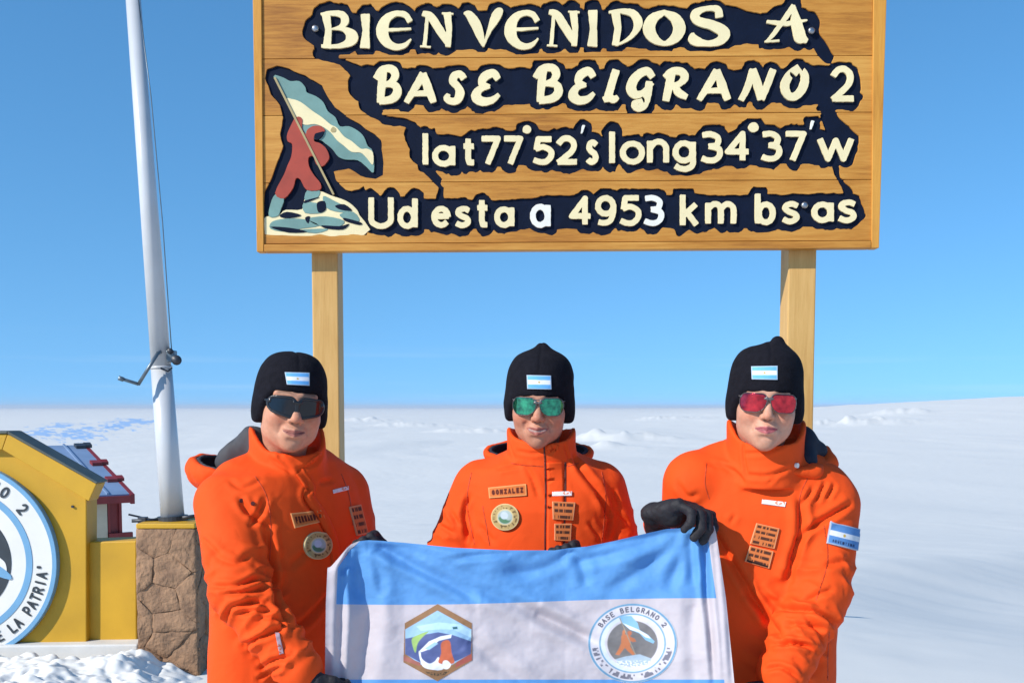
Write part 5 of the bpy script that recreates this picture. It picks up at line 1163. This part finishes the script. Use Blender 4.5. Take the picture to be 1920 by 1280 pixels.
# ---- person on the left ------------------------------------------------------------
def person_left():
    root = empty('person', (float(P(540, 1000, 2.70)[0]), 2.70, 0)); tag(root, 'person in orange parka and dark wraparound sunglasses beside the stone plinth', 'person', 'people posing with the flag')
    hd = Head(545, 757, 2.60, 20, 2, 6, 1.02)
    body_mesh(hd, 'round', lin(200, 144, 115), lin(156, 88, 80), root)
    hat(hd, root, -.06, 0, [(534, 698), (580, 699), (580, 723), (538, 721)], lean=-.012, front=.027, aw=.0845, ch=.094, ex=2.5)
    glasses(hd, 'wrap', root, MT['lens_dark'], MT['frame_black'])
    secs = [(838, 490, 600, 2.72, .075, 55), (862, 462, 630, 2.71, .105, 58), (885, 432, 650, 2.70, .118, 61), (920, 425, 668, 2.70, .13, 62), (980, 428, 686, 2.70, .14, 62), (1100, 424, 690, 2.69, .145, 62), (1200, 418, 684, 2.69, .145, 62), (1400, 416, 684, 2.69, .145, 62)]
    cones = [((505, 872, 2.66, 36), (450, 908, 2.60, 50), .03), ((600, 880, 2.76, 34), (640, 915, 2.82, 44), .03),
             ((424, 945, 2.54, 60), (452, 1110, 2.42, 57), .016), ((452, 1110, 2.42, 57), (560, 1252, 2.37, 45), .014),
             ((645, 925, 2.82, 46), (668, 1070, 2.78, 46), .018), ((668, 1070, 2.80, 46), (728, 1068, 2.60, 34), .015)]
    def ex(f):
        collar_op(f, P(541, 855, 2.655), .086, .092, .0065, float(P(545, 880, 2.66)[2]), lambda u, s: P(545, 852, 2.66)[2]+.050*smooth(-.75, .15, u)+.020*np.abs(s)**1.5, 26, (-.02, -.04), .010)
    f = garment((-.85, 2.20, .68), (-.25, 3.02, 1.56), secs, cones, hem=.74, extra=ex, torso_n=2.05)
    cr = [([(560, 880), (578, 910), (572, 935), (600, 975), (620, 1010)], 5, 6), ([(450, 935), (470, 965), (510, 985)], 6, 7), ([(430, 900), (455, 915), (490, 900)], 2.5, 6), ([(497, 935), (488, 960), (470, 985)], 6, 7), ([(500, 990), (508, 1050), (515, 1110), (540, 1170)], 10, 9),
          ([(395, 1098), (440, 1098), (480, 1085), (505, 1090)], 7, 6), ([(420, 1112), (470, 1108), (500, 1098)], 8, 6), ([(422, 1165), (432, 1140), (470, 1128), (500, 1132)], 8, 6), ([(440, 1150), (480, 1145), (512, 1146)], 6, 5), ([(490, 1155), (525, 1162), (530, 1175)], 6, 5), ([(455, 1212), (480, 1198), (515, 1182), (530, 1180)], 8, 6),
          ([(470, 1205), (490, 1190)], 5, 4), ([(488, 1254), (510, 1240), (550, 1230)], 7, 6), ([(485, 1272), (505, 1258), (530, 1248)], 6, 5), ([(396, 1040), (440, 1055), (470, 1040)], 4, 8), ([(380, 1010), (410, 1040)], 4, 7), ([(540, 1180), (575, 1160), (620, 1110)], 5, 9), ([(545, 1060), (580, 1030)], 3, 9),
          ([(500, 810), (520, 850), (548, 880)], 3, 5), ([(510, 860), (545, 885)], 3, 5), ([(560, 880), (590, 868), (605, 850)], 3.5, 5), ([(600, 905), (625, 900)], 3, 6)]
    fo = [(P(424, 945, 2.54), P(452, 1110, 2.42), .08, .62, 1.05, .010, 4.2, 5), (P(452, 1110, 2.42), P(560, 1252, 2.37), .075, .0, 1.0, .012, 5.0, 2), (P(645, 925, 2.82), P(668, 1070, 2.78), .065, .3, 1.0, .005, 4, 6)]
    jk, tr = dress('jacket', f, cr, fo, MT['jacket'], root)
    patch('name_patch', tr, [(544, 962), (602, 956), (609, 976), (552, 990)], 76, 26, paint_name('FERNANDEZ'), MT['patch'], jk, .002, .002)
    patch('round_badge', tr, [(568, 997), (620, 995), (621, 1047), (569, 1049)], 44, 44, paint_badge, MT['patch'], jk, .003, .003, True)
    patch('brand_mark', tr, [(624, 918), (652, 911), (653, 918), (625, 925)], 34, 10, paint_brand, MT['patch'], jk, .002, .0006)
    patch('text_patch', tr, [(654, 950), (674, 946), (688, 1000), (668, 1004)], 24, 44, paint_lines(4), MT['patch'], jk, .003, .002)
    patch('sleeve_mark', tr, [(516, 1186), (524, 1186), (532, 1224), (524, 1226)], 8, 34, lambda u, v: paint_brand(v, u)*np.array((.5, .36, .42)), MT['patch'], jk, .002, .0006)
    ribbon('collar_flap', tr, [(602, 850), (585, 862), (570, 875), (560, 885)], 2.0, .002, MT['jacket'], jk); ribbon('front_flap', tr, [(562, 884), (580, 912), (578, 930), (604, 968), (622, 1010), (632, 1060)], 9, .0045, MT['jacket'], jk)
    bowl('hood', P(432, 880, 2.74), (.105, .10, .06), .007, (.30, -.10, 1), .012, 20, MT['jacket'], jk); bowl('hood_lining', P(432, 879, 2.74), (.095, .09, .05), .004, (.30, -.10, 1), .013, 20, MT['lining'], jk)
    ff = Field(P(400, 930, 2.60)-np.array((.05, .05, .05)), P(520, 770, 2.8)+np.array((.05, .05, .08)), .004)
    ff.cone(P(474, 822, 2.68), P(432, 864, 2.70), M(21, 2.7), M(26, 2.7), .03).cone(P(476, 826, 2.68), P(496, 868, 2.64), M(21, 2.7), M(24, 2.7), .03)
    V, Q = ff.surface(); V = relax(V, Q, 2); V = V+normals(V, Q)*(.004*fbm(V*25, 3, 2))[:, None]; mesh('hood_flap', V, Q, MT['lining'], jk)
    for x, y in ((452, 938), (474, 944)): 
        h = hit(tr, x, y)
        if h[0]: MB().tube([h[0]-h[1]*.002, h[0]+h[1]*.003], .005, 10).build('snap', MT['cord'], jk)
    e = Field(hd.w(-.081, 0, -.045)-.02, hd.w(-.081, 0, -.045)+.02, .0015); e.ell(hd.w(-.0745, -.004, -.047), (.0042,)*3); V, Q = e.surface(); mesh('earring', V, Q, MT['earring'], root)
    for ln in ([(478, 892), (500, 930), (508, 985), (506, 1050)], [(640, 888), (655, 930), (662, 985)]):
        ribbon('seam', tr, ln, .85, .0008, MT['seam'], jk)
    hand(P(566, 1262, 2.365), (.55, .1, -.8), (.6, .6, .35), root, (45, 70, 60), 1.0, cuff_to=P(540, 1235, 2.37)); hand(P(728, 1062, 2.56), (-.6, -.05, .62), (-.2, -.9, .2), root, (70, 90, 50), .98, left=True, cuff_to=P(730, 1075, 2.63))
    legs(root, float(P(540, 1000, 2.70)[0]), 2.72, 55)

# ---- person on the right -----------------------------------------------------------
def person_right():
    root = empty('person', (float(P(1408, 1000, 2.60)[0]), 2.60, 0)); tag(root, 'person in orange parka and red mirrored sunglasses gripping the flag corner with black glove', 'person', 'people posing with the flag')
    hd = Head(1435, 750, 2.52, -9, 2, 3, 1.0)
    body_mesh(hd, 'mature', lin(204, 152, 126), lin(168, 72, 86), root)
    hat(hd, root, .011, 0, [(1409, 687), (1458, 686), (1458, 712), (1410, 711)], lean=.018, front=.017, ch=.098)
    glasses(hd, 'red', root, MT['lens_red'], MT['frame_grey'])
    secs = [(818, 1375, 1490, 2.650, .08, -5), (845, 1318, 1528, 2.650, .105, -6), (870, 1280, 1556, 2.640, .12, -8), (900, 1262, 1572, 2.640, .13, -8), (960, 1262, 1574, 2.630, .14, -8), (1080, 1268, 1570, 2.630, .145, -8), (1200, 1270, 1562, 2.630, .145, -8), (1400, 1268, 1560, 2.630, .145, -8)]
    cones = [((1360, 865, 2.62, 38), (1305, 898, 2.61, 50), .03), ((1495, 872, 2.62, 38), (1535, 915, 2.60, 52), .03),
             ((1303, 908, 2.60, 58), (1285, 1050, 2.67, 52), .018), ((1282, 1050, 2.69, 50), (1236, 982, 2.57, 30), .015),
             ((1548, 945, 2.58, 62), (1536, 1110, 2.50, 58), .016), ((1536, 1110, 2.50, 58), (1468, 1262, 2.42, 50), .014), ((1540, 1120, 2.52, 50), (1548, 1150, 2.53, 34), .02)]
    def ex(f):
        collar_op(f, P(1435, 838, 2.57), .086, .088, .0068, float(P(1432, 866, 2.57)[2]), lambda u, s: P(1432, 834, 2.57)[2]+.040*smooth(-.8, .1, u)+.020*np.abs(s)**1.5, -6, (0, -.05), .010)
    f = garment((.30, 2.28, .68), (.95, 2.95, 1.56), secs, cones, hem=.74, extra=ex)
    cr = [([(1335, 990), (1370, 1050), (1420, 1130), (1478, 1215)], 8, 9), ([(1500, 935), (1502, 985), (1490, 1040), (1475, 1090)], 10, 9), ([(1595, 945), (1560, 965), (1520, 990), (1498, 1015)], 8, 7), ([(1548, 905), (1530, 940)], 5, 5), ([(1565, 908), (1550, 935)], 5, 5), ([(1525, 915), (1505, 945)], 5, 5),
          ([(1460, 1140), (1500, 1142), (1540, 1150), (1572, 1172)], 8, 6), ([(1478, 1170), (1520, 1172), (1550, 1180)], 6, 6), ([(1510, 1155), (1535, 1178), (1548, 1205)], 6, 6), ([(1448, 1208), (1490, 1206), (1525, 1212)], 7, 5), ([(1470, 1203), (1505, 1208), (1535, 1222)], 6, 5), ([(1436, 1255), (1465, 1250), (1500, 1272)], 6, 5), ([(1545, 1060), (1590, 1050)], 4, 7), ([(1500, 1130), (1540, 1112), (1560, 1105)], 4, 6),
          ([(1400, 1110), (1425, 1140), (1440, 1165)], 5, 8), ([(1420, 1100), (1450, 1130)], 4, 7), ([(1330, 870), (1360, 880), (1390, 900)], 3, 7), ([(1270, 905), (1290, 930), (1310, 925)], 3, 7), ([(1378, 965), (1370, 980)], 2.5, 5), ([(1440, 905), (1455, 895)], 2.5, 4),
          ([(1395, 850), (1430, 848), (1470, 835)], 3, 4), ([(1392, 830), (1394, 860), (1400, 885)], 3.5, 4), ([(1400, 890), (1440, 892), (1480, 878)], 4, 5), ([(1350, 870), (1380, 885), (1395, 905)], 3, 5)]
    fo = [(P(1548, 945, 2.58), P(1536, 1110, 2.50), .08, .6, 1.05, .009, 4, 11), (P(1536, 1110, 2.50), P(1468, 1262, 2.42), .078, .0, 1.0, .013, 4.6, 4), (P(1303, 908, 2.60), P(1285, 1050, 2.67), .08, .3, 1., .005, 4, 8)]
    jk, tr = dress('jacket', f, cr, fo, MT['jacket'], root)
    patch('brand_mark', tr, [(1429, 936), (1474, 941), (1472, 950), (1428, 944)], 50, 12, paint_brand, MT['patch'], jk, .002, .0006)
    patch('text_patch', tr, [(1418, 980), (1461, 990), (1452, 1028), (1406, 1018)], 46, 36, paint_lines(4), MT['patch'], jk, .003, .002); patch('text_patch', tr, [(1406, 1022), (1450, 1033), (1442, 1065), (1396, 1052)], 46, 32, paint_lines(3, True), MT['patch'], jk, .003, .002)
    patch('arm_flag_patch', tr, [(1556, 978), (1611, 992), (1606, 1032), (1549, 1018)], 56, 38, paint_arm_flag, MT['patch'], jk, .003, .003)
    bowl('hood', P(1468, 852, 2.68), (.128, .09, .062), .007, (.1, -.2, 1), .006, -10, MT['jacket'], jk); bowl('hood_lining', P(1468, 851, 2.68), (.117, .079, .052), .004, (.1, -.2, 1), .008, -10, MT['lining_navy'], jk)
    ff = Field(P(1490, 900, 2.5)-np.array((.05, .05, .05)), P(1570, 770, 2.8)+np.array((.08, .05, .08)), .004)
    ff.cone(P(1506, 816, 2.60), P(1530, 844, 2.60), M(15, 2.6), M(19, 2.6), .03).cone(P(1508, 825, 2.59), P(1516, 862, 2.555), M(15, 2.6), M(18, 2.6), .03)
    V, Q = ff.surface(); V = relax(V, Q, 2); V = V+normals(V, Q)*(.004*fbm(V*25, 3, 2))[:, None]; mesh('hood_flap', V, Q, MT['lining_navy'], jk)
    ff = Field(P(1440, 930, 2.4)-np.array((.05, .05, .05)), P(1590, 770, 2.8)+np.array((.08, .05, .08)), .004)
    ff.cone(P(1548, 842, 2.62), P(1556, 866, 2.60), M(8, 2.6), M(12, 2.6), .02).cone(P(1556, 866, 2.60), P(1525, 884, 2.53), M(12, 2.6), M(12, 2.6), .02).cone(P(1525, 884, 2.53), P(1486, 884, 2.50), M(12, 2.6), M(7, 2.6), .02)
    V, Q = ff.surface(); V = relax(V, Q, 2); V = V+normals(V, Q)*(.003*fbm(V*30, 4, 2))[:, None]; mesh('hood_rim', V, Q, MT['jacket'], jk)
    h = hit(tr, 1492, 872)
    if h[0]: MB().tube([h[0]-h[1]*.002, h[0]+h[1]*.006], .006, 10).build('cord_stop', MT['earring'], jk)
    for ln in ([(1520, 885), (1500, 930), (1498, 990), (1482, 1050)], [(1325, 868), (1322, 905), (1330, 935)], [(1545, 985), (1552, 1050), (1530, 1125)], [(1555, 1185), (1552, 1230), (1552, 1275)]):
        ribbon('seam', tr, ln, .85, .0008, MT['seam'], jk)
    hand(P(1226, 964, 2.50), (.78, -.58, .20), (.10, -.35, -.93), root, (28, 62, 40), 1.10, spread=.0215, cuff_to=P(1240, 1000, 2.60)); hand(P(1462, 1278, 2.41), (-.6, .0, -.8), (-.6, .6, .3), root, (45, 70, 60), 1.0, left=True, cuff_to=P(1475, 1255, 2.42))
    legs(root, float(P(1415, 1000, 2.60)[0]), 2.62, -8)
person_left(); person_middle(); person_right()
# ------------------------------------------------------------------ the flag they hold
FTOP = np.array([(606, 1066), (620, 1062), (636, 1044), (655, 1021), (672, 1014), (690, 1012), (712, 1013), (760, 1017), (850, 1026), (950, 1031), (1040, 1031), (1066, 1027), (1100, 1024), (1150, 1014), (1200, 1002), (1250, 991), (1290, 989), (1335, 984), (1345, 988), (1380, 1000)], float)
def ftop(x): return np.interp(x, FTOP[:, 0], FTOP[:, 1])
def fedge(y, side):
    if side < 0: return np.interp(y, [1010, 1020, 1044, 1064, 1130, 1280, 1450], [668, 655, 634, 614, 611, 609, 612])
    return np.interp(y, [980, 1000, 1120, 1280, 1450], [1338, 1343, 1361, 1377, 1385])
FOLDS = [  # pixel line, amplitude mm (+ = away), half width px
    ([(690, 1016), (760, 1045), (850, 1085), (960, 1128), (1090, 1190), (1190, 1240)], 9, 11), ([(700, 1020), (780, 1065), (860, 1105), (900, 1130)], 8, 9), ([(720, 1016), (800, 1040), (880, 1075), (980, 1110)], 6, 10),
    ([(880, 1195), (930, 1240), (1000, 1290)], 7, 12), ([(1000, 1150), (1060, 1175), (1110, 1200)], 6, 11), ([(780, 1210), (850, 1270), (900, 1320)], 5, 14),
    ([(668, 1018), (672, 1090), (690, 1150), (680, 1220), (668, 1300)], 14, 17), ([(642, 1060), (640, 1130), (636, 1290)], 8, 7), ([(655, 1025), (640, 1080)], 5, 6), ([(700, 1030), (712, 1080), (716, 1120)], 6, 10),
    ([(1315, 992), (1322, 1050), (1326, 1115), (1334, 1200), (1340, 1300)], 10, 6), ([(1300, 998), (1296, 1040), (1300, 1100)], 6, 8), ([(1290, 995), (1240, 1040), (1190, 1075), (1130, 1110)], 7, 12), ([(1280, 992), (1210, 1018), (1130, 1040), (1060, 1060)], 7, 10), ([(1265, 990), (1180, 1008), (1090, 1028)], 6, 8),
    ([(1300, 1000), (1270, 1060), (1250, 1110)], 5, 10), ([(1066, 1030), (1050, 1050), (990, 1072), (900, 1075)], 5, 9), ([(1070, 1030), (1090, 1060), (1100, 1100)], 5, 9), ([(1300, 1130), (1296, 1200), (1304, 1290)], 5, 12), ([(960, 1036), (900, 1040), (840, 1050)], 4, 6), ([(1352, 1010), (1364, 1130), (1374, 1290)], 5, 5)]
_fs = [(spl([(x, y) for x, y in l], 5), a, w) for l, a, w in FOLDS]
def fdepth(x, y):
    d = np.zeros(np.shape(x)); x = np.asarray(x, float); y = np.asarray(y, float)
    for s, a, w in _fs:
        D = np.full(x.shape, 1e9); T = np.zeros(x.shape); n = len(s)-1
        for i, (p, q) in enumerate(zip(s[:-1], s[1:])):
            dx, dy = q[0]-p[0], q[1]-p[1]; t = np.clip(((x-p[0])*dx+(y-p[1])*dy)/(dx*dx+dy*dy+1e-9), 0, 1); e = np.hypot(x-p[0]-t*dx, y-p[1]-t*dy); m = e < D; D = np.where(m, e, D); T = np.where(m, (i+t)/n, T)
        env = smooth(-.02, .12, T)*smooth(1.02, .75, T)*.8+.2*smooth(1.02, .9, T)
        d = d+.0010*a*env*(np.exp(-(D/w)**2)-.55*np.exp(-((D-2*w)/(1.1*w))**2))
    q = np.stack([x*.012, y*.016, 0*x], -1); d = d+.007*fbm(q, 4, 2)+.0006*fbm(q*6, 9, 2)
    Y0 = np.interp(x, [600, 690, 900, 1060, 1320, 1390], [2.425, 2.455, 2.44, 2.45, 2.43, 2.40]); Y0 = Y0-.035*smooth(1010, 1300, y)-.05*smooth(1150, 1370, x)*smooth(1000, 1250, y)
    d = d*smooth(0, 14, y-ftop(x)+4)                                                                # pinned along the held edge
    return Y0+d
def fsurf(px, py): return P(px, py, fdepth(px, py))
def strip(name, yb0, yb1, nu, nv, mt, parent, x0=0.0, x1=1.0):
    """cloth between two level functions of px; x0..x1 of the flag's width"""
    u, v = np.meshgrid(np.linspace(x0, x1, nu), np.linspace(0, 1, nv)); 
    px = 610+u*(1376-610); py = yb0(px)*(1-v)+yb1(px)*v
    for _ in range(3):
        a, b = fedge(py, -1), fedge(py, 1); px = a+(b-a)*u; py = yb0(px)*(1-v)+yb1(px)*v
    V = fsurf(px, py).reshape(-1, 3); i, j = np.meshgrid(np.arange(nv-1), np.arange(nu-1), indexing='ij'); F = np.stack([i*nu+j, (i+1)*nu+j, (i+1)*nu+j+1, i*nu+j+1], -1).reshape(-1, 4)
    return mesh(name, V, F, mt, parent)
def inpoly(x, y, poly): return poly_sdf(x, y, poly)
def fill(c, x, y, poly, col, soft=.8): return mixc(c, np.array(col), smooth(soft, -soft, poly_sdf(x, y, poly)))
def paint_hex(x, y):
    z = lambda pts: [(730+a*190/1431, 1110+b*170/1280) for a, b in pts]; Wt = np.array((.585, .545, .575)); c = np.empty(x.shape+(3,)); c[:] = Wt
    c = fill(c, x, y, z([(680, 160), (1168, 430), (1175, 960), (680, 1255), (195, 985), (215, 430)]), (.27, .14, .065)); c = fill(c, x, y, z([(680, 255), (1160, 520), (1150, 860), (900, 1010), (680, 1100), (430, 1010), (225, 860), (225, 520)]), (.30, .48, .66))
    c = fill(c, x, y, z([(225, 650), (330, 630), (450, 600), (690, 560), (900, 600), (1160, 690), (1150, 870), (960, 960), (680, 1060), (430, 980), (225, 870)]), (.085, .11, .26)); c = fill(c, x, y, z([(380, 480), (700, 420), (1000, 450), (1150, 540), (1160, 640), (900, 520), (700, 520), (450, 540)]), (.42, .62, .74))
    c = fill(c, x, y, z(spl([(320, 650), (420, 590), (560, 545), (470, 630), (400, 720), (370, 850), (330, 760)], 4, True)[:-1, :2]), (.30, .46, .14)); c = fill(c, x, y, z([(430, 820), (560, 690), (720, 620), (880, 590), (870, 640), (700, 680), (560, 800), (450, 840)]), (.80, .82, .86)); c = fill(c, x, y, z([(500, 790), (640, 700), (690, 720), (560, 810)]), (.35, .55, .75))
    c = fill(c, x, y, z(spl([(415, 850), (440, 830), (460, 930), (560, 1000), (640, 970), (690, 910), (720, 960), (760, 1080), (620, 1090), (470, 1040)], 4, True)[:-1, :2]), (.80, .79, .80)); c = fill(c, x, y, z(spl([(730, 720), (800, 670), (860, 700), (880, 850), (920, 980), (860, 1010), (760, 1010), (690, 980), (730, 860)], 4, True)[:-1, :2]), (.55, .13, .06))
    c = fill(c, x, y, z(spl([(760, 970), (820, 960), (870, 1020), (820, 1080), (750, 1060)], 4, True)[:-1, :2]), (.82, .81, .82)); c = fill(c, x, y, z([(890, 485), (960, 480), (965, 515), (900, 520)]), (.03, .12, .15)); c = fill(c, x, y, z([(950, 980), (1160, 860), (1170, 950), (930, 1060)]), (.36, .09, .07)); c = fill(c, x, y, z([(200, 890), (440, 990), (440, 1040), (200, 960)]), (.34, .12, .09))
    nz = vnoise(np.stack([x*.9, y*.5, 0*x], -1), 2); m = smooth(-1.0, -2.5, poly_sdf(x, y, z([(430, 1080), (680, 1130), (900, 1080), (800, 1170), (680, 1190), (560, 1170)])))*smooth(0, .3, nz); return mixc(c, np.array((.07, .05, .03)), m)
def paint_seal(x, y):
    cx, cy, R_ = 1186.0, 1205.0, 84.0; dx, dy = x-cx, (y-cy)*1.12; r = np.hypot(dx, dy)/R_; c = np.empty(x.shape+(3,)); c[:] = np.array((.585, .55, .58)); th = np.degrees(np.arctan2(-dy, dx))
    for rr, w, col in ((.965, .035, (.13, .28, .42)), (.725, .028, (.18, .33, .46))): c = mixc(c, np.array(col), smooth(w, w*.4, np.abs(r-rr)))
    c = mixc(c, np.array((.64, .74, .82)), smooth(.72, .70, r)*smooth(.60, .63, r)*.6); c = mixc(c, np.array((.17, .16, .16)), smooth(.575, .55, r)*smooth(36, 32, dy))
    z = lambda pts: [(1080+a*210/1581, 1110+b*170/1280) for a, b in pts]
    c = fill(c, x, y, z([(600, 330), (780, 330), (870, 430), (900, 530), (1020, 600), (1110, 690), (1090, 720), (980, 670), (900, 580), (760, 520), (660, 440)]), (.22, .42, .60)); c = fill(c, x, y, z([(660, 430), (780, 480), (880, 520), (1000, 590), (1060, 650), (980, 630), (880, 560), (760, 520)]), (.70, .76, .80))
    c = fill(c, x, y, z([(640, 610), (690, 590), (760, 600), (775, 680), (765, 760), (800, 820), (845, 865), (800, 885), (735, 830), (690, 780), (650, 830), (610, 885), (555, 875), (600, 800), (635, 720)]), (.50, .17, .075)); c = fill(c, x, y, z([(655, 545), (680, 520), (700, 540), (690, 600), (650, 620)]), (.50, .17, .075)); c = fill(c, x, y, z(spl([(725, 560), (755, 540), (785, 560), (780, 595), (745, 605)], 4, True)[:-1, :2]), (.44, .14, .07)); c = fill(c, x, y, z([(760, 620), (830, 650), (850, 690), (800, 700), (765, 670)]), (.46, .15, .07)); c = fill(c, x, y, z([(610, 360), (622, 355), (850, 880), (836, 884)]), (.30, .26, .2)); c = fill(c, x, y, z([(560, 940), (700, 900), (900, 870), (1060, 930), (1040, 1010), (800, 1050), (600, 1020)]), (.34, .42, .50))
    nz = vnoise(np.stack([x*.35, y*.6, 0*x], -1), 6); c = mixc(c, np.array((.70, .72, .75)), smooth(.1, .3, nz)*smooth(.66, .62, r)*smooth(34, 40, dy)); 
    # ring lettering
    for i, ch in enumerate('BASE BELGRANO 2'):
        if ch == ' ': continue
        a = math.radians(147-i*(147-33)/14); px, py = cx+.845*R_*math.cos(a), cy-.845*R_*math.sin(a)/1.12; m = np.hypot(x-px, y-py) < 11
        if m.any():
            ex, ey = x[m]-px, (y[m]-py); lx = ex*math.sin(a)+ey*math.cos(a); ly = -ex*math.cos(a)+ey*math.sin(a); d = np.full(lx.shape, 1e9)
            for s in place(G[ch], -3.6, 3.6, -5, 5, 1.0): d = np.minimum(d, seg_sdf(lx, ly, s))
            c[m] = mixc(c[m], np.array((.06, .06, .09)), smooth(.7, -.3, d)*.9)
    low = smooth(.02, .0, np.abs(r-.845)-.055)*((th < -8) & (th > -172)); nz = vnoise(np.stack([th*.32, r*9, 0*r], -1), 5); return mixc(c, np.array((.09, .09, .13)), low*smooth(-.05, .25, nz)*.85)
def emblem(name, x0, x1, y0, y1, step, paint, inside, mt, parent):
    nx, ny = int((x1-x0)/step)+1, int((y1-y0)/step)+1; X, Y = np.meshgrid(np.linspace(x0, x1, nx), np.linspace(y0, y1, ny)); V = P(X, Y, fdepth(X, Y)-.0012).reshape(-1, 3); c = paint(X, Y).reshape(-1, 3)
    i, j = np.meshgrid(np.arange(ny-1), np.arange(nx-1), indexing='ij'); F = np.stack([i*nx+j, (i+1)*nx+j, (i+1)*nx+j+1, i*nx+j+1], -1); ok = inside(X, Y) < 0; F = F[ok[:-1, :-1] & ok[1:, 1:]].reshape(-1, 4)
    us = np.unique(F); rm = np.full(len(V), -1); rm[us] = np.arange(len(us)); return mesh(name, V[us], rm[F], mt, parent, True, c[us])
def build_flag():
    MT['flag_blue'] = mat('flag_blue_cloth', (.115, .33, .68), .65, .08, 30, bump=.12, bscale=900, bdist=.0006, spec=.3, trans=.18); MT['flag_white'] = mat('flag_white_cloth', (.56, .52, .55), .65, .05, 30, bump=.12, bscale=900, bdist=.0006, spec=.3, trans=.18)
    MT['flag_print'] = mat('flag_print', (1, 1, 1), .65, .06, 60, attr='paint', spec=.3)
    root = empty('flag', tuple(P(990, 1400, 2.42))); tag(root, 'large light blue and white banner with two emblems held by three people', 'flag')
    b1 = lambda x: 1128+.000016*(x-900)**2*-1*.3+3*np.sin((x-610)/130.)-(x-960)*.012; b2 = lambda x: 1273+0*x; b3 = lambda x: 1428+6*np.sin(x/90.)
    e0, e1 = .026, .976
    for a, b, nm in ((e0, e1, ('top_stripe', 'middle_stripe', 'bottom_stripe')),):
        strip(nm[0], ftop, b1, 420, 80, MT['flag_blue'], root, a, b); strip(nm[1], b1, b2, 420, 84, MT['flag_white'], root, a, b); strip(nm[2], b2, b3, 300, 50, MT['flag_blue'], root, a, b)
    for a, b in ((0, e0), (e1, 1)): strip('side_hem', ftop, b3, 12, 200, MT['flag_white'], root, a, b)
    hexa = [(820.3, 1131), (885.1, 1167), (886, 1237.5), (820.3, 1276.7), (755.9, 1240.8), (758.5, 1167)]
    emblem('hexagon_emblem', 754, 888, 1129, 1278, .8, paint_hex, lambda x, y: poly_sdf(x, y, hexa), MT['flag_print'], root); emblem('round_emblem', 1100, 1272, 1125, 1284, .8, paint_seal, lambda x, y: np.hypot(x-1186, (y-1205)*1.12)-84, MT['flag_print'], root)
build_flag()
# ------------------------------------------------------------------ thin polar air
def build_haze():
    o = MB().box((0, 0, 12), (190000, 190000, 210)).build('haze', None)
    m = bpy.data.materials.new('haze'); m.use_nodes = True; n = m.node_tree.nodes; n.clear()
    out = n.new('ShaderNodeOutputMaterial'); v = n.new('ShaderNodeVolumePrincipled'); v.inputs['Color'].default_value = (0.86, 0.92, 1.0, 1); v.inputs['Density'].default_value = 2.2e-5; v.inputs['Anisotropy'].default_value = 0.0
    m.node_tree.links.new(v.outputs[0], out.inputs['Volume']); o.data.materials.clear(); o.data.materials.append(m)
    tag(o, 'faint pale haze over the far snowfield', None, kind='stuff')
build_haze()
